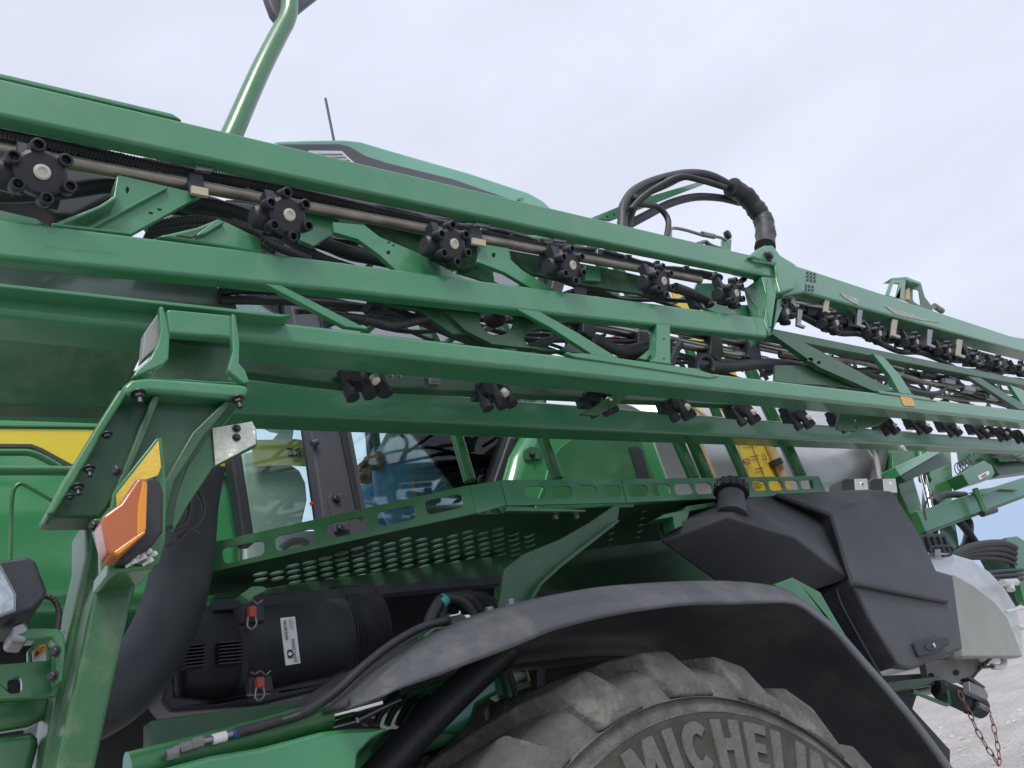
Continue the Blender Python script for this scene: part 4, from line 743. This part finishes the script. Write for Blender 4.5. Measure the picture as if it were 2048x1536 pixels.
# ---------------------------------------------------------------- rear boom carrier
YR = 2.1
poly('rear_mast', [(1784,860),(1824,862),(1832,900),(1828,960),(1860,1066),(1838,1066),(1800,985),(1786,930)], YR, .12, GREEN, T, bevel=.006)
poly('mast_block', [(1790,934),(1880,892),(1884,893),(1886,902),(1800,952)], YR-.12, .10, GLOSS, T, bevel=.004)
poly('mast_block_end', [(1800,952),(1884,903),(1902,926),(1812,962)], YR-.08, .05, DGREEN, T, bevel=.004)
poly('rear_arm', [(1834,1022),(2120,932),(2120,965),(1852,1064)], YR-.06, .1, GREEN, T, bevel=.005)
poly('rear_arm_edge', [(1852,1064),(2120,965),(2120,969),(1856,1068)], YR-.06, .11, DGREEN, T, bevel=.002)
poly('rear_arm_plate', [(1940,985),(1960,978),(1990,974),(2030,968),(2038,980),(2000,978),(1970,990)], YR-.09, .02, GREEN, T, bevel=.003)
tube('arm_lever', [(1950,978),(1962,1005),(1970,1025)], YR-.12, 6, GREEN, T); tube('arm_lever_end', [(1964,1028),(1990,1020)], YR-.12, 6, BOLT, T)
poly('rear_upright', [(1872,880),(1900,880),(1906,960),(1904,1000),(1920,1100),(1884,1100),(1868,1000)], YR+.1, .1, GREEN, T, bevel=.006)
tube('lift_cylinder', [(1838,890),(1850,960)], YR-.0, 12, GREEN, T); tube('cylinder_rod', [(1847,952),(1874,1072)], YR-.02, 7, CHROME, T)
g = G(); g.add(*lathe(P(1849,953,YR-.0), V((.1,0,-1)), [(-.02,.03),(0,.034),(.02,.03)], 16)); g.build('cylinder_gland', GREEN, T)
bx = poly('rear_control_box', [(1924,947),(1968,921),(1984,930),(1990,946),(1984,956),(1938,970)], YR-.02, .12, GREEN, T, bevel=.006)
poly('box_sticker', [(1955,952),(1977,941),(1980,948),(1960,960)], YR-.024, .003, PAPER, bx, bevel=0); poly('sticker_mark', [(1963,952),(1972,946),(1973,950),(1965,955)], YR-.027, .002, RED, bx, bevel=0)
poly('rear_boom_plate', [(1938,890),(2120,880),(2120,935),(2000,950),(1985,930),(1960,916),(1944,924)], YR+.15, .12, DGREEN, T, bevel=.006)
poly('rear_boom_plate', [(1990,880),(2120,872),(2120,915),(2010,920)], YR+.05, .05, GREEN, T, bevel=.006)
for i in range(5): tube('rear_cable', [(1968+i*6,898+i*3),(1990+i*6,915-i*2),(2020+i*5,905+i*4),(2050,890+i*8)], YR+.02, 2, HOSE, T, n=6)
cs = [P(1912+34*t+7*math.sin(t*38), 940-26*t+ 12*math.cos(t*38), YR+.05) for t in [i/70 for i in range(71)]]
tubew('coil_spring', cs, .004, BOLT, T, n=6, sm=2)
for i in range(4): tube('rear_hose', [(1880,1130+i*3),(1925,1100+i*6),(1965,1088+i*9),(2005,1086+i*11),(2030,1096+i*11)], 1.95+i*.02, 7-i*.6, HOSE, T)
for i in range(3): tube('rear_hose', [(1972,1146+i*8),(2010,1142+i*9),(2044,1140+i*9)], 1.9, 4, HOSE, T)
tube('rear_hose', [(1890,1020),(1925,1050),(1950,1085)], YR+.05, 8, HOSE, T); tube('rear_hose', [(1930,1035),(1938,1050),(1932,1090),(1910,1110)], YR+.1, 9, HOSE, T)
tube('rear_hose', [(1868,1005),(1890,990),(1930,990)], YR-.02, 7, HOSE, T); tube('rear_hose', [(1725,880),(1750,910),(1760,960)], YR, 5, LGREY, T); tube('rear_hose', [(1745,878),(1762,900),(1758,930),(1750,970)], YR+.05, 13, HOSE, T)
poly('rear_side_plate', [(2012,1075),(2034,1072),(2110,1120),(2110,1240),(2048,1200),(2036,1150)], YR-.1, .05, GREEN, T, bevel=.005)
poly('rear_side_plate', [(1970,1110),(2040,1100),(2060,1200),(2030,1215),(2000,1165)], YR+.05, .05, DGREEN, T, bevel=.005)
tube('thin_wire', [(1868,985),(1855,1000),(1848,1020),(1852,1040)], YR-.14, 2, HOSE, T, n=6)
# hitch
hp = poly('hitch_plate', [(1850,1326),(1875,1320),(1957,1316),(1960,1332),(1932,1362),(1859,1371)], 1.72, .03, GPLATE, T, bevel=0, holes=[ell(1862,1352,7,6.5),ell(1912,1345,7,6.5)])
poly('hitch_side', [(1860,1325),(1990,1308),(1985,1320),(1958,1345),(1940,1368),(1930,1362)], 1.78, .04, BLK, T, bevel=.004)
poly('chassis_tail', [(1742,1352),(1870,1345),(1862,1378),(1838,1384),(1820,1440),(1790,1440),(1764,1396)], 1.80, .2, DRY, T, bevel=.01)
poly('chassis_tail_rail', [(1740,1368),(1880,1352),(1880,1368),(1770,1386)], 1.7, .05, DGREEN, T, bevel=.005)
ha, hb = P(1872,1376,1.7), P(1968,1418,1.62); hl = (hb-ha).length; hrad = rad(1920,1395,1.66,21)
g = G(); g.add(*lathe(ha, hb-ha, [(0,hrad*.75),(hl*.1,hrad),(hl*.6,hrad*1.05),(hl*.62,hrad*.8),(hl*.66,hrad*.8),(hl*.68,hrad*1.1),(hl*.95,hrad*1.0),(hl,hrad*.8)], 24)); g.build('hitch_cylinder', DRY, T)
poly('hitch_fork', [(1938,1362),(1970,1378),(1978,1392),(1974,1400),(1940,1384)], 1.56, .03, ZINC, T, bevel=.003)
poly('hitch_fork', [(1936,1356),(1942,1352),(1972,1374),(1968,1380)], 1.58, .04, BLK, T, bevel=.003)
g = G(); rc = P(1922,1391,1.54); rr_ = rad(1922,1391,1.54,9); g.add(*sweep([rc+V((math.cos(a),0,math.sin(a)))*rr_ for a in [2*math.pi*i/20 for i in range(21)]], .003, 8)); g.build('pin_ring', RUST, T)
tube('hitch_pin', [(1955,1408),(1976,1419)], 1.56, 4.5, ZINC, T)
g = G(); rc = P(1979,1421,1.55); rr_ = rad(1979,1421,1.54,6); g.add(*sweep([rc+V((math.cos(a)*.8,.3*math.cos(a),math.sin(a)))*rr_ for a in [2*math.pi*i/20 for i in range(21)]], .0025, 8)); g.build('pin_ring', RUST, T)
tube('parking_rod', [(1824,1382),(1885,1407),(1894,1408),(1898,1402),(1890,1367)], 1.66, 4, GREEN, T)
cp = [P(x,y,1.55) for x,y in [(1922,1399),(1935,1415),(1950,1452),(1970,1488),(1988,1515),(1997,1528),(1998,1510),(1994,1485),(1986,1448),(1979,1427)]]
cc = cat(cp, 8, False); d = 0; lnk = []; acc = 0; pitch = .036; last = cc[0]; ctr = []
for a, b in zip(cc, cc[1:]):
    L_ = (b-a).length
    while acc+L_ >= pitch: 
        t = (pitch-acc)/L_; a = a+(b-a)*t; ctr.append((a, (b-a).normalized() if (b-a).length > 1e-6 else V((0,0,1)))); L_ = (b-a).length; acc = 0
    acc += L_
ch = bpy.data.objects.new('safety_chain', None); COL.objects.link(ch); ch.parent = T; WL[ch] = cp[0]; ch.location = cp[0]-WL[T]
for i, (c, dd) in enumerate(ctr):
    x, y, _ = frame(dd); s = x if i % 2 else y; g = G()
    g.add(*sweep([c+dd*(.0225*math.cos(a))+s*(.0085*math.sin(a)) for a in [2*math.pi*k/14 for k in range(15)]], .0024, 6)); g.build('chain_link', RUST, ch)
# ---------------------------------------------------------------- fender
lip = [(693,1416),(760,1395),(800,1377),(870,1353),(933,1329),(1029,1293),(1099,1264),(1165,1245),(1232,1230),(1300,1219),(1364,1211),(1420,1209),(1480,1208),(1536,1206),(1575,1206),(1600,1213),(1622,1228),(1650,1250),(1672,1269),(1716,1320),(1780,1393),(1843,1472),(1895,1545),(1960,1640)]
cre = [(692,1410),(745,1366),(785,1330),(840,1292),(900,1254),(970,1224),(1050,1202),(1120,1187),(1195,1175),(1270,1169),(1340,1165),(1400,1163),(1460,1164),(1520,1170),(1566,1182),(1600,1205),(1630,1227),(1658,1250),(1682,1275),(1726,1325),(1790,1398),(1853,1477),(1905,1548),(1970,1642)]
A_ = [P(x,y,1.22) for x,y in lip]; B_ = [P(x,y,1.30) for x,y in cre]; secs = []
for k, (a, b) in enumerate(zip(A_, B_)):
    t = k/(len(A_)-1)
    m1 = a.lerp(b, .3)+V((0,-.018,.0)); m2 = a.lerp(b, .72)+V((0,-.012,.012)); c = V((b.x+.004, 1.36, b.z+.006)); e = V((b.x-.02, 1.62, b.z+.012)); f = V((b.x-.04, 1.80, b.z-.0)); h = V((b.x-.05, 1.84, b.z-.06))
    secs.append([a, m1, m2, b, c, e, f, h])
SS = []; cols = [cat([s[j] for s in secs], 4, False) for j in range(8)]
vs = []; fs = []; n = len(cols[0])
rows = [cat([cols[j][i] for j in range(8)], 2, False) for i in range(n)]; w_ = len(rows[0])
for r in rows: vs += r
for i in range(n-1):
    for j in range(w_-1): fs.append((i*w_+j, i*w_+j+1, (i+1)*w_+j+1, (i+1)*w_+j))
fe = link('fender', vs, fs, FEND, T, smooth=60); sm = fe.modifiers.new('thick', 'SOLIDIFY'); sm.thickness = .007; sm.offset = -1
for x, y in ((1022,1210),(980,1226)): bolt(P(x,y,1.32), V((0,-.2,1)), .010, T, m=ZINC)
poly('wheel_arch_liner', [(1090,1180),(1600,1180),(1700,1280),(1900,1500),(1900,1600),(1090,1600)], 1.93, .04, DRY, T, bevel=0)
poly('fender_stay', [(925,1345),(1140,1329),(1200,1320),(1900,1320),(1900,1240),(1600,1200),(1300,1190),(1090,1250),(1000,1290)], 1.84, .05, DRY, T, bevel=.01)
# ---------------------------------------------------------------- wheel
WC = V((1.40, 0, .975)); YO = 1.275; WD = .50; PI = math.pi
wh = bpy.data.objects.new('wheel', None); COL.objects.link(wh); wh.parent = T; WL[wh] = V((WC.x, YO+WD/2, WC.z)); wh.location = WL[wh]-WL[T]
prof = [(.50,.06),(.56,.02),(.64,-.012),(.72,-.022),(.80,-.016),(.87,-.004),(.915,.012),(.938,.04),(.943,.10),(.945,.25),(.943,.40),(.938,.46),(.87,.504),(.72,.52),(.56,.48),(.50,.44)]
nn = 144; vs = []; fs = []
for r, y in prof:
    for k in range(nn):
        a = 2*PI*k/nn; vs.append(V((WC.x+r*1.018*math.cos(a), YO+y, WC.z+r*1.018*math.sin(a))))
for i in range(len(prof)-1):
    for k in range(nn): fs.append((i*nn+k, i*nn+(k+1) % nn, (i+1)*nn+(k+1) % nn, (i+1)*nn+k))
ty = link('tyre', vs, fs, RUB, wh, smooth=50)
def tp(r, a, y):
    r *= 1.018
    return V((WC.x+r*math.cos(a), YO+y, WC.z+r*math.sin(a)))
NL = 22; g = G()
for i in range(NL):
    for side in (0, 1):
        a0 = 2*PI*(i+.5*side)/NL + math.radians(3)
        # centre line of the lug from the middle of the tread out over the shoulder and down the side wall
        path = [(.94,.30,.22,.972,.058),(.94,.20,.13,.976,.060),(.94,.10,.045,.978,.072),(.93,.03,-.015,.974,.112),(.91,-.004,-.045,.957,.140),(.885,-.018,-.065,.92,.150),(.862,-.020,-.075,.88,.150)]
        sec = []
        for (rb, y, da, rt, wd) in path:
            yy = y if side == 0 else .5-y; aa = a0+da; hw = wd/.95/1.0
            rise = rt if y > .02 else rt
            if y > -.001: q = [tp(rb-.02,aa-hw*.62,yy), tp(rt,aa-hw*.5,yy), tp(rt,aa+hw*.5,yy), tp(rb-.02,aa+hw*.62,yy)]
            else:
                inn_ = .022 if side == 0 else -.022
                q = [tp(rb,aa-hw*.62,yy+inn_), tp(rb+.0,aa-hw*.5,yy), tp(rb+.0,aa+hw*.5,yy), tp(rb,aa+hw*.62,yy+inn_)]
            sec.append(q)
        vv = [p+V((random.uniform(-.0015,.0015),)*3) for q in sec for p in q]; ff = []
        for k in range(len(sec)-1):
            for j in range(3): ff.append((k*4+j, k*4+j+1, (k+1)*4+j+1, (k+1)*4+j))
        ff += [(0,1,2,3), tuple(len(vv)-4+j for j in (3,2,1,0))]; g.add(vv, ff)
lg = g.build('tread_lugs', LUGM, ty, bevel=.008, seg=2)
def ring(name, r0, r1, y, t, m, par, n=128):
    vs = []; 
    for r, yy in ((r0,y),(r1,y),(r1,y+t),(r0,y+t)):
        for k in range(n): vs.append(tp(r, 2*PI*k/n, yy))
    fs = [(i*n+k, i*n+(k+1) % n, ((i+1) % 4)*n+(k+1) % n, ((i+1) % 4)*n+k) for i in range(4) for k in range(n)]
    return link(name, vs, fs, m, par, smooth=30)
ring('lettering_band', .69, .822, -.0262, .01, RUBD, ty)
ring('side_wall_rib', .823, .826, -.0265, .02, RUB, ty); ring('side_wall_rib', .858, .860, -.016, .02, RUB, ty); ring('side_wall_rib', .682, .689, -.029, .02, RUB, ty)
# raised letters round the side wall
def arcletters(r, h, a0, par, m):
    """heavy block letters M I C H E L I N raised on the side wall and bent round it"""
    b = .27
    Mm = [(0,0),(b*.8,0),(b*.86,.58),(.47,.12),(.55,.12),(1.02-b*.86,.58),(1.02-b*.8,0),(1.02,0),(.93,1),(.66,1),(.51,.52),(.36,1),(.09,1)]
    I = [(0,0),(b,0),(b,1),(0,1)]
    C = [(.40+.40*math.cos(t), .5+.5*math.sin(t)) for t in [math.radians(d) for d in range(42,319,12)]]+[(.42+.17*math.cos(t), .5+.26*math.sin(t)) for t in [math.radians(d) for d in range(318,41,-12)]]
    H = [(0,0),(b,0),(b,.38),(.5,.38),(.5,0),(.5+b,0),(.5+b,1),(.5,1),(.5,.62),(b,.62),(b,1),(0,1)]
    E_ = [(0,0),(.62,0),(.62,.2),(b,.2),(b,.41),(.56,.41),(.56,.6),(b,.6),(b,.8),(.61,.8),(.61,1),(0,1)]
    L_ = [(0,0),(.58,0),(.58,.22),(b,.22),(b,1),(0,1)]
    Nn = [(0,0),(b*.95,0),(b*.95,.5),(.52,0),(.8,0),(.8,1),(.8-b*.95,1),(.8-b*.95,.5),(.27,1),(0,1)]
    x = 0
    for sh, wd in ((Mm,1.02),(I,b),(C,.74),(H,.77),(E_,.62),(L_,.58),(I,b),(Nn,.8)):
        pts = []
        for p, q in zip(sh, sh[1:]+sh[:1]):
            k = max(1, int(math.hypot(q[0]-p[0], q[1]-p[1])/.13))
            pts += [(p[0]+(q[0]-p[0])*t/k, p[1]+(q[1]-p[1])*t/k) for t in range(k)]
        f = lambda p, y: tp(r+p[1]*h, a0-(x+p[0])*h*1.13/(r+h*.5), y)
        tri = geometry.tessellate_polygon([[V((p[0],p[1],0)) for p in pts]]); n = len(pts)
        vs = [f(p,-.0305) for p in pts]+[f(p,-.022) for p in pts]; fs = [tuple(t) for t in tri]+[(k,(k+1)%n,(k+1)%n+n,k+n) for k in range(n)]
        link('raised_letter', vs, fs, m, par); x += wd+.16
pc = P(1478,1480,YO-.026); ac = math.atan2(pc.z-WC.z, pc.x-WC.x)
pm_ = P(1246,1540,YO-.03); arcletters(.702, .105, math.atan2(pm_.z-WC.z, pm_.x-WC.x), ty, RUBL)
for i in range(26):
    a = math.radians(35+random.uniform(0,110)); r = random.uniform(.845,.88); q = tp(r,a,-.03)
    vs, fs = sweep([q, q+V((random.uniform(-.012,.012),-.008,random.uniform(-.002,.004)))], .0009, 5); link('rubber_whisker', vs, fs, RUB, ty)
g = G(); g.add(*lathe(V((WC.x,YO+.05,WC.z)), V((0,1,0)), [(0,.50),(.02,.50),(.05,.46),(.2,.44),(.2,.2),(.24,.18),(.24,.01)], 64)); g.build('rim', YEL, wh)
# far-side wheel and chassis so that the machine stands on something
poly('chassis_rail', [(-200,1500),(1900,1345),(1900,1380),(-200,1570)], 2.6, .15, DGREEN, T, bevel=.005)
# ---------------------------------------------------------------- mirror
tube('mirror_arm', [(455,285),(467,262),(519,145),(557,70),(573,40),(579,10),(578,-60),(578,-120)], 1.62, 17.5, GREEN, T, n=20)
poly('mirror_head', [(505,-130),(520,-50),(537,0),(545,21),(557,36),(585,34),(595,24),(625,0),(690,-50),(700,-130)], 1.66, .04, GREY, T, bevel=.012, seg=3)
# ================================================================ person
def skin_body(name, joints, edges, radii, m, parent, sub=2, root=0):
    me = bpy.data.meshes.new(name); c = joints[root].copy(); me.from_pydata([j-c for j in joints], edges, []); me.materials.append(m)
    o = bpy.data.objects.new(name, me); COL.objects.link(o); o.location = c-(WL[parent] if parent else V((0,0,0))); WL[o] = c
    if parent: o.parent = parent
    s = o.modifiers.new('skin', 'SKIN'); s.use_smooth_shade = True
    for i, r in enumerate(radii): me.skin_vertices[0].data[i].radius = (r, r) if not isinstance(r, tuple) else r
    me.skin_vertices[0].data[root].use_root = True
    q = o.modifiers.new('sub', 'SUBSURF'); q.levels = sub; q.render_levels = sub
    return o
D = 2.72
hip = P(990,945,D); ch1 = P(935,840,D); ch2 = P(900,765,D); nk = P(878,705,D); hdp = nk+V((-.03,0,.10))
J = [hip, ch1, ch2, nk, hdp+V((0,0,.02)), hdp+V((0,0,.10)),
     ch2+V((0,-.17,.02)), P(835,862,2.42), P(772,915,2.50),
     ch2+V((0,.17,.02)), P(790,880,2.95), P(752,945,2.80),
     hip+V((0,-.10,-.01)), P(795,930,2.55), P(822,1075,2.55), P(780,1090,2.55),
     hip+V((0,.10,-.01)), P(752,985,2.98), P(775,1090,2.98), P(740,1100,2.98)]
ED = [(0,1),(1,2),(2,3),(3,4),(4,5),(2,6),(6,7),(7,8),(2,9),(9,10),(10,11),(0,12),(12,13),(13,14),(14,15),(0,16),(16,17),(17,18),(18,19)]
RR = [.13,.13,.14,.055,.085,.075,.065,.048,.03,.065,.048,.03,.09,.068,.045,.035,.09,.068,.045,.035]
pe = skin_body('person', J, ED, RR, SKIN, None); pe['label'] = 'person seated in the cab wearing a grey sweatshirt and blue jeans'; pe['category'] = 'person'
def slv(name, ids, radii, m):
    pts = [J[i] for i in ids]; p = cat(pts, 5, False); rs = []
    for i in range(len(p)):
        t = i/(len(p)-1)*(len(radii)-1); a = int(min(t, len(radii)-2)); rs.append(radii[a]+(radii[a+1]-radii[a])*(t-a))
    rs = [r*(1+.04*math.sin(i*2.1)+.03*math.sin(i*3.7)) for i, r in enumerate(rs)]
    return sweep(p, rs, 20)
J.append(P(972,890,D)); g = G(); g.add(*slv('', [20,1,2,3], [.19,.20,.21,.19,.08], SHIRT)); g.add(*slv('', [2,6,7,8], [.10,.085,.068,.05,.043], SHIRT)); g.add(*slv('', [2,9,10,11], [.10,.085,.066,.048,.04], SHIRT)); sw = g.build('sweatshirt', SHIRT, pe, smooth=80)
g = G(); g.add(*slv('', [0,12,13,14], [.09,.10,.095,.082,.062], JEAN)); g.add(*slv('', [0,16,17,18], [.09,.10,.095,.08,.062], JEAN)); g.add(*lathe(hip, V((0,1,0)), [(-.17,.05),(-.13,.09),(.13,.09),(.17,.05)], 16)); g.build('jeans', JEAN, pe, smooth=80)
g = G(); 
for a, b in (((790,845),(815,835)),((795,860),(820,845)),((800,850),(806,875)),((812,868),(825,850))):
    vs, fs = sweep([P(*a,2.36), P(*b,2.36)], .008, 6); g.add(vs, fs)
g.build('sleeve_print', BLUSH, pe)
g = G(); g.add(*lathe(hdp+V((.02,0,.05)), V((.2,0,1)), [(-.03,.085),(.02,.10),(.07,.095),(.10,.06),(.112,.01)], 20)); g.build('hair', HAIR, pe)
for w0, dr_ in ((J[8], V((-1,.15,-.25))), (J[11], V((-1,-.1,-.3)))):
    g = G(); dr_ = dr_.normalized(); sd_ = dr_.cross(V((0,0,1))).normalized(); pm = w0+dr_*.05
    g.add(*sweep([w0-dr_*.01, w0+dr_*.03, pm, w0+dr_*.09], [.028,.036,.04,.03], 12))
    for k, ln in enumerate((.06,.072,.068,.055)):
        b = w0+dr_*.085+sd_*((k-1.5)*.019); g.add(*sweep([b-dr_*.02, b+dr_*ln*.5+V((0,0,.004)), b+dr_*ln*.85-V((0,0,.012)), b+dr_*ln*.95-V((0,0,.03))], [.0095,.009,.0085,.006], 8))
    b = w0+dr_*.03-sd_*.03; g.add(*sweep([b, b+dr_*.03-sd_*.02, b+dr_*.06-sd_*.022-V((0,0,.008))], [.012,.011,.008], 8))
    g.build('hand', SKIN, pe, smooth=70)
for sg in (-1, 1):
    g = G(); e = hdp+V((-.088,sg*.03,.06)); g.add(*lathe(e, V((-1,0,0)), [(0,.012),(.006,.010),(.009,.003)], 10)); g.build('eye', WHITE, pe)
for j in (15, 19): g = G(); g.add(*sweep([J[j-1]+V((.03,0,-.03)), J[j]+V((0,0,-.01)), J[j]+V((-.08,0,-.02))], [.05,.05,.03], 14)); g.build('shoe', BLK, pe)
